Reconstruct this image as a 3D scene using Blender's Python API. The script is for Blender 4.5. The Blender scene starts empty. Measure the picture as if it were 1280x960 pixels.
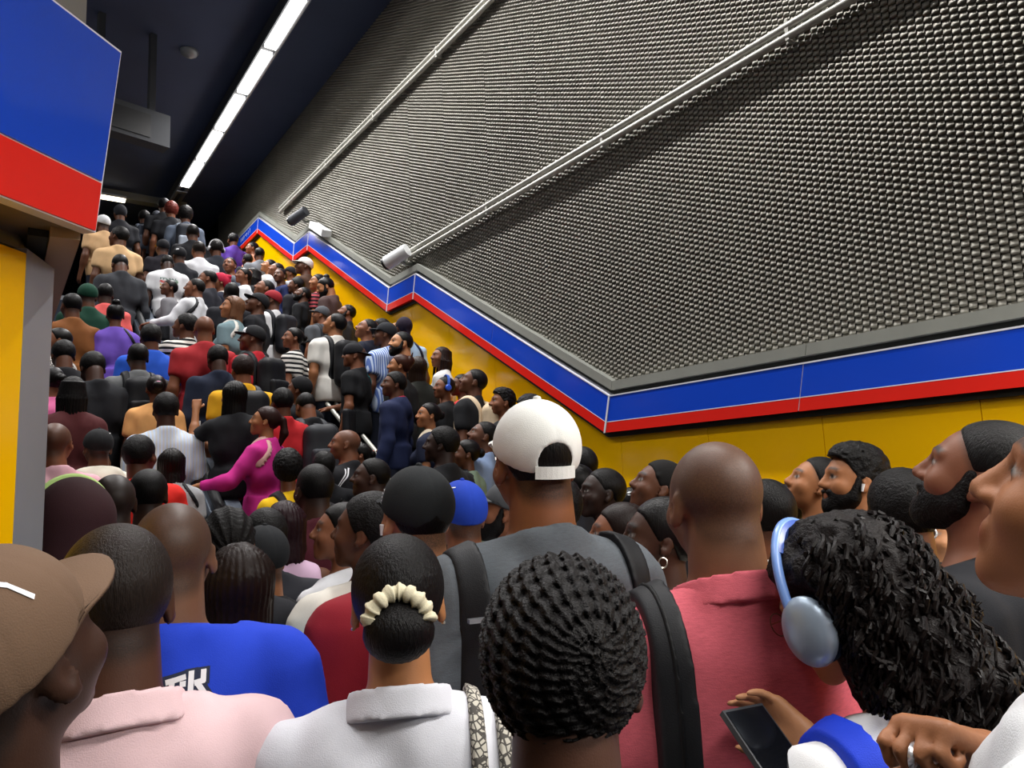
import bpy, bmesh, math, random
import numpy as np
from mathutils import Matrix, Vector, Euler

# ------------------------------------------------------------------ camera
FPX, CXP, CYP = 895.0, 640.0, 480.0
def _n(v):
    v = np.array(v, float); return v / np.linalg.norm(v)
_dy = _n((-10 - CXP, CYP - 625, -FPX))             # world +Y (up the stairs) in camera axes
_dx = np.array((1886 - CXP, CYP - 545, -FPX), float)
_dx = _n(_dx - _dy * np.dot(_dx, _dy))             # world +X (towards the right-hand wall)
_dz = np.cross(_dx, _dy)
CAMR = np.array([_dx, _dy, _dz])                   # rows: world axes in camera axes -> world = CAMR @ cam
EYE = np.array((0.0, 0.0, 1.65))
def ray(px, py):
    """direction of a pixel, scaled so that its depth along the optical axis is 1 m"""
    return CAMR @ np.array(((px - CXP) / FPX, (CYP - py) / FPX, -1.0))
def at_depth(px, py, d):
    return EYE + ray(px, py) * d
def at_x(px, py, x):
    r = ray(px, py); return EYE + r * ((x - EYE[0]) / r[0])
def project(p):
    c = CAMR.T @ (np.array(p, float) - EYE)
    return CXP + FPX * c[0] / -c[2], CYP - FPX * c[1] / -c[2], -c[2]

scene = bpy.context.scene
col = scene.collection
cam = bpy.data.cameras.new('camera'); camo = bpy.data.objects.new('camera', cam); col.objects.link(camo)
cam.sensor_fit = 'HORIZONTAL'; cam.sensor_width = 36.0; cam.lens = FPX / 1280 * 36.0
cam.clip_start = 0.05; cam.clip_end = 200
_M = Matrix.Identity(4)
for i in range(3):
    for j in range(3): _M[i][j] = CAMR[i][j]
_M.translation = Vector(EYE)
camo.matrix_world = _M
scene.camera = camo

# ------------------------------------------------------------------ light and exposure
W = bpy.data.worlds.new('station_air'); scene.world = W; W.use_nodes = True
W.node_tree.nodes['Background'].inputs[0].default_value = (0.62, 0.68, 0.8, 1)
W.node_tree.nodes['Background'].inputs[1].default_value = 0.10
vs = scene.view_settings
vs.view_transform = 'Standard'; vs.look = 'None'; vs.gamma = 1; vs.use_curve_mapping = False
vs.exposure = 0.0

def area(name, loc, sx, sy, power, color=(1, 0.97, 0.92), rot=(0, 0, 0), parent=None, spread=170):
    l = bpy.data.lights.new(name, 'AREA'); l.shape = 'RECTANGLE'; l.size = sx; l.size_y = sy
    l.energy = power; l.color = color; l.spread = math.radians(spread)
    o = bpy.data.objects.new(name, l); col.objects.link(o); o.location = loc; o.rotation_euler = rot
    if parent: o.parent = parent
    return o
# ceiling lamps of the low concourse behind and above the photographer
CONC_Z = 3.4
for lx, ly, p in ((0.7, -0.5, 45), (2.7, -0.5, 85), (0.7, -2.6, 60), (2.7, -2.6, 110)):
    area('concourse_lamp', (lx, ly, CONC_Z - 0.04), 1.5, 0.35, p)
# lamps of the high stair hall: row of battens (their lamps are made with them below)
TUBE_POWER = 55.0

# ------------------------------------------------------------------ small helpers
def lin(h):
    h = h.lstrip('#'); c = [int(h[i:i + 2], 16) / 255 for i in (0, 2, 4)]
    return tuple((x / 12.92 if x <= 0.04045 else ((x + 0.055) / 1.055) ** 2.4) for x in c) + (1.0,)
def tag(o, label=None, cat=None, group=None, kind=None):
    if label: o['label'] = label
    if cat: o['category'] = cat
    if group: o['group'] = group
    if kind: o['kind'] = kind
    return o
def empty(name, loc=(0, 0, 0), rz=0.0, s=1.0):
    o = bpy.data.objects.new(name, None); col.objects.link(o)
    o.location = loc; o.rotation_euler = (0, 0, rz); o.scale = (s, s, s); o.empty_display_size = 0.1
    return o
def mesh_from(name, verts, faces, smooth=True):
    me = bpy.data.meshes.new(name)
    verts = np.asarray(verts, np.float32)
    if isinstance(faces, np.ndarray):
        nf, k = faces.shape
        me.vertices.add(len(verts)); me.vertices.foreach_set('co', verts.ravel())
        me.loops.add(nf * k); me.loops.foreach_set('vertex_index', faces.astype(np.int32).ravel())
        me.polygons.add(nf); me.polygons.foreach_set('loop_start', np.arange(0, nf * k, k, dtype=np.int32))
        me.update(calc_edges=True)
    else:
        me.from_pydata([tuple(v) for v in verts.tolist()], [], faces)
    if smooth: me.polygons.foreach_set('use_smooth', np.ones(len(me.polygons), bool))
    me.update()
    return me
def obj(name, me, mat=None, parent=None, color=None, matrix=None):
    o = bpy.data.objects.new(name, me); col.objects.link(o)
    if parent: o.parent = parent
    if mat is not None:
        if len(me.materials) == 0: me.materials.append(mat)
        if me.materials[0] is not mat:
            o.material_slots[0].link = 'OBJECT'; o.material_slots[0].material = mat
    if color is not None: o.color = color if len(color) == 4 else tuple(color) + (1,)
    if matrix is not None: o.matrix_local = matrix
    return o

class MB:
    """collects plain solids into one mesh"""
    def __init__(self): self.v = []; self.f = []
    def hexa(self, p):                      # 8 corners: bottom ring 0-3, top ring 4-7
        n = len(self.v); self.v += [tuple(q) for q in p]
        for f in ((3, 2, 1, 0), (4, 5, 6, 7), (0, 1, 5, 4), (1, 2, 6, 5), (2, 3, 7, 6), (3, 0, 4, 7)):
            self.f.append(tuple(n + i for i in f))
        return self
    def box(self, x0, x1, y0, y1, z0, z1):
        return self.hexa(((x0, y0, z0), (x1, y0, z0), (x1, y1, z0), (x0, y1, z0),
                          (x0, y0, z1), (x1, y0, z1), (x1, y1, z1), (x0, y1, z1)))
    def prism(self, poly, axis, a, b):      # polygon in the two other axes, swept along axis from a to b
        n = len(self.v); k = len(poly)
        for t in (a, b):
            for (p, q) in poly:
                self.v.append({'x': (t, p, q), 'y': (p, t, q), 'z': (p, q, t)}[axis])
        self.f.append(tuple(n + i for i in range(k))[::-1]); self.f.append(tuple(n + k + i for i in range(k)))
        for i in range(k):
            j = (i + 1) % k; self.f.append((n + i, n + j, n + k + j, n + k + i))
        return self
    def tube(self, pts, r, seg=10, cap=True):
        pts = [Vector(p) for p in pts]; n0 = len(self.v); rs = r if isinstance(r, (list, tuple)) else [r] * len(pts)
        for i, p in enumerate(pts):
            t = (pts[min(i + 1, len(pts) - 1)] - pts[max(i - 1, 0)]).normalized()
            u = t.cross(Vector((0, 0, 1)));
            if u.length < 1e-3: u = Vector((1, 0, 0))
            u.normalize(); w = t.cross(u)
            for s in range(seg):
                a = 2 * math.pi * s / seg
                self.v.append(tuple(p + (u * math.cos(a) + w * math.sin(a)) * rs[i]))
        for i in range(len(pts) - 1):
            for s in range(seg):
                a = n0 + i * seg + s; b = n0 + i * seg + (s + 1) % seg
                self.f.append((a, b, b + seg, a + seg))
        if cap:
            self.f.append(tuple(n0 + s for s in range(seg))[::-1])
            e = n0 + (len(pts) - 1) * seg; self.f.append(tuple(e + s for s in range(seg)))
        return self
    def lathe(self, prof, c=(0, 0, 0), seg=20):     # (r, z) profile around z
        n0 = len(self.v)
        for (r, z) in prof:
            for s in range(seg):
                a = 2 * math.pi * s / seg; self.v.append((c[0] + r * math.cos(a), c[1] + r * math.sin(a), c[2] + z))
        for i in range(len(prof) - 1):
            for s in range(seg):
                a = n0 + i * seg + s; b = n0 + i * seg + (s + 1) % seg
                self.f.append((a, b, b + seg, a + seg))
        return self
    def mesh(self, name, smooth=False):
        me = mesh_from(name, self.v, self.f, False)
        bm = bmesh.new(); bm.from_mesh(me); bmesh.ops.recalc_face_normals(bm, faces=bm.faces); bm.to_mesh(me); bm.free()
        if smooth:
            me.polygons.foreach_set('use_smooth', np.ones(len(me.polygons), bool))
            me.set_sharp_from_angle(angle=math.radians(40))
        me.update(); return me
    def build(self, name, mat, parent=None, smooth=False, color=None, matrix=None):
        return obj(name, self.mesh(name, smooth), mat, parent, color, matrix)

# ------------------------------------------------------------------ materials
class NT:
    def __init__(self, name):
        self.m = bpy.data.materials.new(name); self.m.use_nodes = True
        self.t = self.m.node_tree; self.b = self.t.nodes['Principled BSDF']
    def n(self, typ, **kw):
        nd = self.t.nodes.new(typ)
        for k, v in kw.items():
            if k.startswith('i_'):
                key = k[2:].replace('_', ' ')
                nd.inputs[int(key) if key.isdigit() else key].default_value = v
            else: setattr(nd, k, v)
        return nd
    def l(self, a, b): self.t.links.new(a, b); return self
    def mix(self, fac, a, b, mode='MIX'):
        nd = self.n('ShaderNodeMix', data_type='RGBA', blend_type=mode)
        for i, v in ((0, fac), (6, a), (7, b)):
            if hasattr(v, 'is_output'): self.l(v, nd.inputs[i])
            else: nd.inputs[i].default_value = v
        return nd.outputs[2]
    def math(self, op, a, b=0.0, c=0.0):
        nd = self.n('ShaderNodeMath', operation=op)
        for i, v in enumerate((a, b, c)):
            if hasattr(v, 'is_output'): self.l(v, nd.inputs[i])
            else: nd.inputs[i].default_value = v
        return nd.outputs[0]
    def noise(self, scale, detail=2, rough=0.5, co=None, vec=None):
        nd = self.n('ShaderNodeTexNoise', i_Scale=scale, i_Detail=detail, i_Roughness=rough)
        if co is not None: self.l(co, nd.inputs['Vector'])
        return nd.outputs['Fac']
    def bump(self, h, strength=0.3, dist=0.01):
        nd = self.n('ShaderNodeBump', i_Strength=strength, i_Distance=dist); self.l(h, nd.inputs['Height'])
        self.l(nd.outputs[0], self.b.inputs['Normal'])
    def co(self, which='Object'): return self.n('ShaderNodeTexCoord').outputs[which]
    def ramp(self, fac, stops):
        nd = self.n('ShaderNodeValToRGB'); self.l(fac, nd.inputs[0]); e = nd.color_ramp.elements
        while len(e) < len(stops): e.new(0.5)
        for k, (p, c) in enumerate(stops): e[k].position = p; e[k].color = c
        return nd.outputs[0]
    def base(self, c):
        if hasattr(c, 'is_output'): self.l(c, self.b.inputs['Base Color'])
        else: self.b.inputs['Base Color'].default_value = c
    def set(self, rough=0.5, metal=0.0, spec=0.5, **kw):
        self.b.inputs['Roughness'].default_value = rough; self.b.inputs['Metallic'].default_value = metal
        self.b.inputs['Specular IOR Level'].default_value = spec
        for k, v in kw.items(): self.b.inputs[k.replace('_', ' ')].default_value = v
        return self.m

def plain(name, hexc, rough=0.5, metal=0.0, var=0.06, nscale=8.0, bump=0.0, bscale=60, spec=0.5, coat=0.0):
    t = NT(name); c = lin(hexc); co = t.co()
    f = t.noise(nscale, 3, 0.6, co)
    dk = tuple(x * (1 - var * 2) for x in c[:3]) + (1,); lt = tuple(min(1, x * (1 + var)) for x in c[:3]) + (1,)
    t.base(t.mix(f, dk, lt))
    if bump: t.bump(t.noise(bscale, 2, 0.5, co), bump, 0.003)
    m = t.set(rough, metal, spec)
    if coat: t.b.inputs['Coat Weight'].default_value = coat; t.b.inputs['Coat Roughness'].default_value = 0.08
    return m
def emis(name, hexc, strength):
    t = NT(name); t.base((0.8, 0.8, 0.8, 1)); t.b.inputs['Emission Color'].default_value = lin(hexc)
    t.b.inputs['Emission Strength'].default_value = strength; return t.m

M = {}
M['yellow'] = plain('yellow_enamel', '#f6bb00', 0.16, 0, 0.03, 1.5, spec=0.5)
M['blue'] = plain('blue_enamel', '#1546c8', 0.16, 0, 0.03, 2)
M['red'] = plain('red_enamel', '#e2261d', 0.18, 0, 0.03, 2)
M['white_line'] = plain('white_line', '#dfe0ea', 0.35)
M['mesh_metal'] = plain('woven_sheet_metal', '#8d8a80', 0.46, 0.45, 0.10, 6, spec=0.5)
M['trim_grey'] = plain('grey_trim_metal', '#9a9c94', 0.45, 0.3, 0.08, 5, 0.1)
M['dark_gap'] = plain('dark_recess', '#20241f', 0.7)
M['ceiling'] = plain('dark_blue_ceiling_paint', '#3a4663', 0.8, 0, 0.12, 1.2, 0.2, 30)
M['tray'] = plain('cable_tray_metal', '#8a8d92', 0.4, 0.6, 0.1, 6)
M['steel'] = plain('brushed_steel', '#a6a8ad', 0.42, 0.5, 0.08, 3)
M['esc_deck'] = plain('escalator_deck_steel', '#77808e', 0.38, 0.6, 0.12, 9, 0.05)
M['esc_panel'] = plain('escalator_dark_panel', '#3a4250', 0.4, 0.3, 0.12, 6)
M['rubber'] = plain('black_rubber', '#16171a', 0.55, 0, 0.1)
M['concrete'] = plain('dark_granite_floor', '#55534f', 0.6, 0, 0.25, 40)
M['step'] = plain('grey_stone_step', '#6b6a66', 0.6, 0, 0.2, 30)
M['wall_dark'] = plain('dark_plaster', '#33363c', 0.8, 0, 0.15, 3)
M['plaster'] = plain('beige_grey_plaster', '#a9a69f', 0.75, 0, 0.08, 3)
M['sign_under'] = plain('sign_soffit_metal', '#7b7264', 0.5, 0.35, 0.1, 4)
M['sign_edge'] = plain('sign_edge_metal', '#b09a7c', 0.45, 0.3, 0.1, 4)
M['white_plastic'] = plain('white_plastic', '#dfe1e2', 0.35)
M['screen'] = plain('switched_off_screen', '#0d1017', 0.35)
M['black_plastic'] = plain('black_plastic', '#101114', 0.35)
M['tube'] = emis('lit_fluorescent_tube', '#fffaf4', 9.0)
M['tube_dim'] = emis('lit_far_tube', '#ffefd2', 4.0)
M['conduit'] = plain('pale_conduit_metal', '#c4c3ba', 0.42, 0.35, 0.06, 5)
M['casing'] = plain('dim_grey_casing', '#3f4248', 0.6, 0.1, 0.08, 5)
# ------------------------------------------------------------------ the place: stair profile
WX = 4.0                                            # right-hand wall
PROF = [(-6.0, 0.0), (4.17, 0.0), (7.30, 1.81), (8.00, 1.81), (10.80, 3.42), (11.48, 3.42), (13.50, 4.54), (20.0, 4.54)]
ESC_Y0, ESC_Y1, ESC_TOP = 4.17, 4.60, 4.54
T30 = math.tan(math.radians(30))
def stair_z(y): return float(np.interp(y, [p[0] for p in PROF], [p[1] for p in PROF]))
FLIGHTS = [(4.17, 7.30, 0.0, 1.81, 11), (8.00, 10.80, 1.81, 3.42, 10), (11.48, 13.50, 3.42, 4.54, 7)]
def floor_z(x, y, smooth=False):
    if x < 2.66:
        z = min(max((y - (ESC_Y1 if x < 1.45 else ESC_Y0)) * T30, 0.0), ESC_TOP)
        if smooth: return z
        n = math.floor(z / 0.20 + 0.5)
        return min(n * 0.20, ESC_TOP) if z < ESC_TOP else ESC_TOP
    if smooth: return stair_z(y)
    for (a, b, z0, z1, n) in FLIGHTS:
        if a <= y < b:
            k = math.floor((y - a) / ((b - a) / n)) + 1
            return z0 + (z1 - z0) * k / n
    return stair_z(y)

# floors and steps ------------------------------------------------------------
fl = MB().box(-1.6, WX + 0.3, -6.0, 4.62, -0.2, 0.0).build('floor', M['concrete']); tag(fl, 'dark stone floor of the lower concourse', kind='structure')
up = MB().box(-1.6, WX + 0.3, 13.5, 26.0, 4.24, 4.54).build('floor_upper', M['concrete']); tag(up, 'floor of the upper landing', kind='structure')
st = empty('stairs', (0, 4.17, 0)); tag(st, 'straight stone stair in three flights', kind='structure')
for (a, b, z0, z1, n) in FLIGHTS:
    run = (b - a) / n; rise = (z1 - z0) / n
    sm = MB().box(2.80, WX, 0, run + 0.03, -0.35, 0).mesh('step')
    for k in range(n):
        o = obj('step', sm, M['step'], st); o.location = (0, a + k * run - 4.17, z0 + (k + 1) * rise)
for (a, b, z) in ((7.30, 8.00, 1.81), (10.80, 11.48, 3.42)):
    MB().box(2.80, WX, a - 4.17 + 0.03, b - 4.17, z - 0.35, z).build('landing', M['step'], st)

# escalators ------------------------------------------------------------
def incl(mb, x0, x1, ya, yb, zl, zh):              # a bar following the 30 degree incline (escalator axes)
    return mb.hexa(((x0, ya, ya * T30 + zl), (x1, ya, ya * T30 + zl), (x1, yb, yb * T30 + zl), (x0, yb, yb * T30 + zl),
                    (x0, ya, ya * T30 + zh), (x1, ya, ya * T30 + zh), (x1, yb, yb * T30 + zh), (x0, yb, yb * T30 + zh)))
em = MB().box(-0.53, 0.53, 0, 0.36, -0.3, 0).mesh('escalator_step')
YA, YB = 0.1, 6.15
for cx_, sides, lab in ((0.78, (-1, 1), 'packed left escalator with the wide grey metal balustrade on its right'), (2.13, (1,), 'packed escalator between the grey balustrade and the silver rail')):
    ey = ESC_Y1 if cx_ < 1 else ESC_Y0
    es = empty('escalator', (cx_, ey, 0)); tag(es, lab, 'escalator')
    for k in range(1, 24):
        z = k * 0.2; y = (k - 0.5) * 0.2 / T30
        if z > ESC_TOP: break
        o = obj('escalator_step', em, M['esc_panel'], es); o.location = (0, y, z)
    MB().box(-0.53, 0.53, ESC_TOP / T30 - 0.1, 13.5 - ey, ESC_TOP - 0.3, ESC_TOP - 0.001).build('top_plate', M['steel'], es)
    MB().box(-0.53, 0.53, -1.0, 0.17, -0.02, 0.012).build('bottom_plate', M['steel'], es)
    for side in sides:
        if cx_ > 1:                                 # light open side: low skirt and a twin silver rail
            incl(MB(), 0.54, 0.65, 0.05, 7.85, -0.35, 0.10).build('skirt', M['esc_panel'], es)
            for dx in (0.545, 0.640):
                MB().tube([(dx, 0.0, 0.70), (dx, 0.1, 0.98), (dx, 7.6, 7.6 * T30 + 0.92), (dx, 7.9, ESC_TOP + 0.92)], 0.021, 12).build('silver_rail', M['conduit'], es, True)
            for y in (0.3, 1.7, 3.1, 4.5, 5.9, 7.3):
                MB().tube([(0.595, y, y * T30 + 0.1), (0.595, y, y * T30 + 0.86)], 0.020, 10).build('post', M['conduit'], es, True)
                MB().tube([(0.545, y, y * T30 + 0.91), (0.595, y, y * T30 + 0.85), (0.640, y, y * T30 + 0.91)], 0.010, 8).build('yoke', M['conduit'], es, True)
            continue
        xo = 0.56 if side == 1 else -0.56 - 0.22
        incl(MB(), xo, xo + 0.22, YA, YB, -0.35, 0.80).build('balustrade', M['esc_panel'], es)
        incl(MB(), xo - 0.005, xo + 0.10, YA, YB, 0.801, 0.86).build('deck', M['esc_deck'], es)
        incl(MB(), xo + 0.125, xo + 0.225, YA, YB, 0.801, 0.845).build('deck', M['esc_deck'], es)
        pts = [(xo + 0.05, y, y * T30 + 0.90) for y in np.linspace(YA, YB, 8)]
        pts = [(xo + 0.05, YA - 0.10, YA * T30 + 0.70), (xo + 0.05, YA - 0.12, YA * T30 + 0.82)] + pts + [(xo + 0.05, YB + 0.16, YB * T30 + 0.93), (xo + 0.05, YB + 0.24, YB * T30 + 0.80)]
        MB().tube(pts, 0.036, 10).build('handrail', M['rubber'], es, True)
        incl(MB(), xo + 0.104, xo + 0.121, YA, YB, 0.80, 0.835).build('joint_strip', M['rubber'], es)

# right-hand wall
PROF = [(-6.0, 0.0), (4.17, 0.0), (7.30, 1.81), (8.00, 1.81), (10.80, 3.42), (11.48, 3.42), (13.50, 4.54), (20.0, 4.54)]
ESC_Y0, ESC_Y1, ESC_TOP = 4.17, 4.60, 4.54
T30 = math.tan(math.radians(30))
def stair_z(y): return float(np.interp(y, [p[0] for p in PROF], [p[1] for p in PROF]))
FLIGHTS = [(4.17, 7.30, 0.0, 1.81, 11), (8.00, 10.80, 1.81, 3.42, 10), (11.48, 13.50, 3.42, 4.54, 7)]
def floor_z(x, y, smooth=False):
    if x < 2.66:
        z = min(max((y - (ESC_Y1 if x < 1.45 else ESC_Y0)) * T30, 0.0), ESC_TOP)
        if smooth: return z
        n = math.floor(z / 0.20 + 0.5)
        return min(n * 0.20, ESC_TOP) if z < ESC_TOP else ESC_TOP
    if smooth: return stair_z(y)
    for (a, b, z0, z1, n) in FLIGHTS:
        if a <= y < b:
            k = math.floor((y - a) / ((b - a) / n)) + 1
            return z0 + (z1 - z0) * k / n
    return stair_z(y)

# floors and steps ------------------------------------------------------------
fl = MB().box(-1.6, WX + 0.3, -6.0, 4.62, -0.2, 0.0).build('floor', M['concrete']); tag(fl, 'dark stone floor of the lower concourse', kind='structure')
up = MB().box(-1.6, WX + 0.3, 13.5, 26.0, 4.24, 4.54).build('floor_upper', M['concrete']); tag(up, 'floor of the upper landing', kind='structure')
st = empty('stairs', (0, 4.17, 0)); tag(st, 'straight stone stair in three flights', kind='structure')
for (a, b, z0, z1, n) in FLIGHTS:
    run = (b - a) / n; rise = (z1 - z0) / n
    sm = MB().box(2.80, WX, 0, run + 0.03, -0.35, 0).mesh('step')
    for k in range(n):
        o = obj('step', sm, M['step'], st); o.location = (0, a + k * run - 4.17, z0 + (k + 1) * rise)
for (a, b, z) in ((7.30, 8.00, 1.81), (10.80, 11.48, 3.42)):
    MB().box(2.80, WX, a - 4.17 + 0.03, b - 4.17, z - 0.35, z).build('landing', M['step'], st)

# escalator ------------------------------------------------------------
es = empty('escalator', (0.67, 4.17, 0)); tag(es, 'packed escalator left of the stairs with a grey metal balustrade', 'escalator')
em = MB().box(-0.53, 0.53, 0, 0.36, -0.3, 0).mesh('escalator_step')
for k in range(1, 24):
    z = k * 0.2; y = (k - 0.5) * 0.2 / T30
    if z > ESC_TOP: break
    o = obj('escalator_step', em, M['esc_panel'], es); o.location = (0, y, z)
MB().box(-0.53, 0.53, ESC_TOP / T30 - 0.1, 13.5 - ey, ESC_TOP - 0.3, ESC_TOP - 0.001).build('top_plate', M['steel'], es)
MB().box(-0.53, 0.53, -1.0, 0.17, -0.02, 0.012).build('bottom_plate', M['steel'], es)
def incl(mb, x0, x1, ya, yb, zl, zh):              # a bar following the 30 degree incline (escalator axes)
    return mb.hexa(((x0, ya, ya * T30 + zl), (x1, ya, ya * T30 + zl), (x1, yb, yb * T30 + zl), (x0, yb, yb * T30 + zl),
                    (x0, ya, ya * T30 + zh), (x1, ya, ya * T30 + zh), (x1, yb, yb * T30 + zh), (x0, yb, yb * T30 + zh)))
YA, YB = 0.1, 6.15
for side in (1, -1):
    xo = 0.56 if side == 1 else -0.56 - 0.22
    incl(MB(), xo, xo + 0.22, YA, YB, -0.35, 0.80).build('balustrade', M['esc_panel'], es)
    incl(MB(), xo - 0.005, xo + 0.10, YA, YB, 0.801, 0.86).build('deck', M['esc_deck'], es)
    incl(MB(), xo + 0.125, xo + 0.225, YA, YB, 0.801, 0.845).build('deck', M['esc_deck'], es)
    mb = MB()
    pts = [(xo + 0.05, y, y * T30 + 0.90) for y in np.linspace(YA, YB, 8)]
    pts = [(xo + 0.05, YA - 0.10, YA * T30 + 0.70), (xo + 0.05, YA - 0.12, YA * T30 + 0.82)] + pts + [(xo + 0.05, YB + 0.16, YB * T30 + 0.93), (xo + 0.05, YB + 0.24, YB * T30 + 0.80)]
    mb.tube(pts, 0.036, 10).build('handrail', M['rubber'], es, True)
    incl(MB(), xo + 0.104, xo + 0.121, YA, YB, 0.80, 0.835).build('joint_strip', M['rubber'], es)

# right-hand wall ------------------------------------------------------------
CEIL = 7.95
wr = MB().box(WX + 0.03, WX + 0.25, -6.0, 26.0, -0.2, CEIL).build('wall_right', M['dark_gap']); tag(wr, 'wall clad in yellow enamel below and woven metal sheet above', kind='structure')
ZB = 1.65 + 0.325                                   # lower edge of the red band above the lower floor
BH = 0.285                                          # band height square to its run
def offset_line(off):
    """stair profile moved square to itself with mitred corners"""
    P = [np.array(p) for p in PROF]; P[0] = np.array((-6.0, 0.0)); P[-1] = np.array((26.0, 4.54)); out = []
    for i, p in enumerate(P):
        ns = []
        if i > 0: d = _n(P[i] - P[i - 1]); ns.append(np.array((-d[1], d[0])))
        if i < len(P) - 1: d = _n(P[i + 1] - P[i]); ns.append(np.array((-d[1], d[0])))
        n = ns[0] if len(ns) == 1 else _n(ns[0] + ns[1]); k = off / np.dot(n, ns[0])
        out.append((p[0] + n[0] * k, p[1] + n[1] * k + ZB))
    return out
def band_quads(o0, o1, splits=True):
    a, b = offset_line(o0), offset_line(o1)
    for i in range(len(a) - 1):
        L = math.dist(a[i], a[i + 1]); n = max(1, round(L / 1.66)) if splits else 1
        for k in range(n):
            f = lambda p, q, t: (p[0] + (q[0] - p[0]) * t, p[1] + (q[1] - p[1]) * t)
            yield i, k, n, f(a[i], a[i + 1], k / n), f(a[i], a[i + 1], (k + 1) / n), f(b[i], b[i + 1], (k + 1) / n), f(b[i], b[i + 1], k / n)
BX = WX - 0.085                                     # face of the band
def band(name, o0, o1, mat, x0, x1, parent, gap=0.004, splits=True):
    for (i, k, n, p0, p1, p2, p3) in band_quads(o0, o1, splits):
        d = _n(np.array(p1) - np.array(p0)) * gap
        poly = [(p0[0] + d[0], p0[1] + d[1]), (p1[0] - d[0], p1[1] - d[1]), (p2[0] - d[0], p2[1] - d[1]), (p3[0] + d[0], p3[1] + d[1])]
        MB().prism(poly, 'x', x0, x1).build(name, mat, parent)
tr = empty('trim_1', (0, 0, 0)); tag(tr, 'blue and red enamel band stepping up the wall with the stairs', kind='structure')
RH = 0.082
band('red_panel', 0.0, RH - 0.003, M['red'], BX, WX, tr)
band('blue_panel', RH + 0.003, BH - 0.006, M['blue'], BX, WX, tr)
band('white_edge', RH - 0.0028, RH + 0.0028, M['white_line'], BX - 0.001, WX - 0.01, tr, 0, False)
band('white_edge', BH - 0.0058, BH + 0.004, M['white_line'], BX - 0.004, WX - 0.01, tr, 0, False)
band('band_core', 0.004, BH - 0.008, M['white_line'], BX + 0.004, WX - 0.004, tr, 0, False)
a, b = offset_line(-0.002), offset_line(BH + 0.004)
for i in range(1, len(a) - 1):                     # pale cover strips on the mitres
    w = 0.009
    MB().prism([(a[i][0] - w, a[i][1]), (a[i][0] + w, a[i][1]), (b[i][0] + w, b[i][1]), (b[i][0] - w, b[i][1])], 'x', BX - 0.005, WX - 0.02).build('mitre_strip', M['white_line'], tr)
tg = empty('trim_2'); tag(tg, 'flat grey metal ledge above the blue band', kind='structure')
band('ledge', BH + 0.045, BH + 0.115, M['trim_grey'], WX - 0.075, WX + 0.02, tg, 0.0015)
band('shadow_gap', BH + 0.005, BH + 0.044, M['dark_gap'], WX - 0.02, WX + 0.03, tg, 0, False)
band('soffit', -0.035, -0.001, M['dark_gap'], WX - 0.045, WX + 0.02, tg, 0, False)

PW = 0.85; SEAM0 = 8.32 - 14 * PW
def cut_profile(off): return [p for p in offset_line(off)]
yl = cut_profile(-0.03); yt = cut_profile(BH + 0.10)
def prof_at(line, y): return float(np.interp(y, [p[0] for p in line], [p[1] for p in line]))
for k in range(0, 24):                              # yellow enamel panels
    y0 = SEAM0 + k * PW; y1 = y0 + PW
    if y0 > 18: break
    brk = [y0 + 0.002] + [p[0] for p in yl if y0 + 0.01 < p[0] < y1 - 0.01] + [y1 - 0.002]
    top = [(y, prof_at(yl, y)) for y in brk]; bot = [(y, (stair_z(y) if y > 4.17 else 0.0) - (0.2 if y > 4.17 else 0)) for y in brk]
    MB().prism(bot + top[::-1], 'x', WX - 0.012, WX + 0.03).build('yellow_panel', M['yellow'], wr)

# woven sheet: rows of pressed lips, one part for each sheet
def woven_panel(y0, y1):
    cw, rh = PW / 20, 0.0405
    zlo = min(prof_at(yt, y0), prof_at(yt, y1)) - 0.06
    for p in yt:
        if y0 < p[0] < y1: zlo = min(zlo, p[1] - 0.06)
    nr = int((CEIL - zlo) / rh) + 1
    V = []; Fc = []
    cols = np.arange(20)
    ys = y0 + cols * cw
    nrow = np.arange(nr)
    vcount = 0
    for c in range(20):
        ya, yb = y0 + c * cw + 0.0015, y0 + (c + 1) * cw - 0.0015
        ym = (ya + yb) / 2
        zb = zlo + nrow * rh + (rh / 2 if c % 2 else 0)
        lim = np.maximum(prof_at(yt, ya), prof_at(yt, yb))
        zb = zb[(zb > min(prof_at(yt, ya), prof_at(yt, yb)) - 0.05) & (zb < CEIL)]
        n = len(zb)
        x_back, x_mid, x_lip = WX + 0.006, WX - 0.004, WX - 0.017
        zt = zb + rh * 1.02
        zm = zb + rh * 0.42
        # rows: lip underside back (3), lip (3), mid (3), top (3)
        P = np.zeros((n, 12, 3), np.float32)
        for j, (yy, e) in enumerate(((ya, 0.0), (ym, 1.0), (yb, 0.0))):
            P[:, 0 + j] = np.stack([np.full(n, x_back + 0.01), np.full(n, yy), zb + rh * 0.10], 1)
            P[:, 3 + j] = np.stack([np.full(n, WX - 0.004 - 0.014 * e), np.full(n, yy), zb + (0.0 if e else rh * 0.16)], 1)
            P[:, 6 + j] = np.stack([np.full(n, WX - 0.002 - 0.012 * e), np.full(n, yy), zm], 1)
            P[:, 9 + j] = np.stack([np.full(n, x_back), np.full(n, yy), zt], 1)
        idx = []
        for r in range(3):
            for j in range(2): idx.append((r * 3 + j, r * 3 + 3 + j, r * 3 + 4 + j, r * 3 + 1 + j))
        Q = (np.array(idx)[None] + (np.arange(n) * 12)[:, None, None] + vcount).reshape(-1, 4)
        V.append(P.reshape(-1, 3)); Fc.append(Q); vcount += n * 12
    return mesh_from('woven_sheet', np.concatenate(V), np.concatenate(Fc), True)
for k in range(0, 24):
    y0 = SEAM0 + k * PW
    if y0 + PW < 0.5 or y0 > 19: continue
    obj('woven_sheet', woven_panel(y0 + 0.001, y0 + PW - 0.001), M['mesh_metal'], wr)

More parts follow.
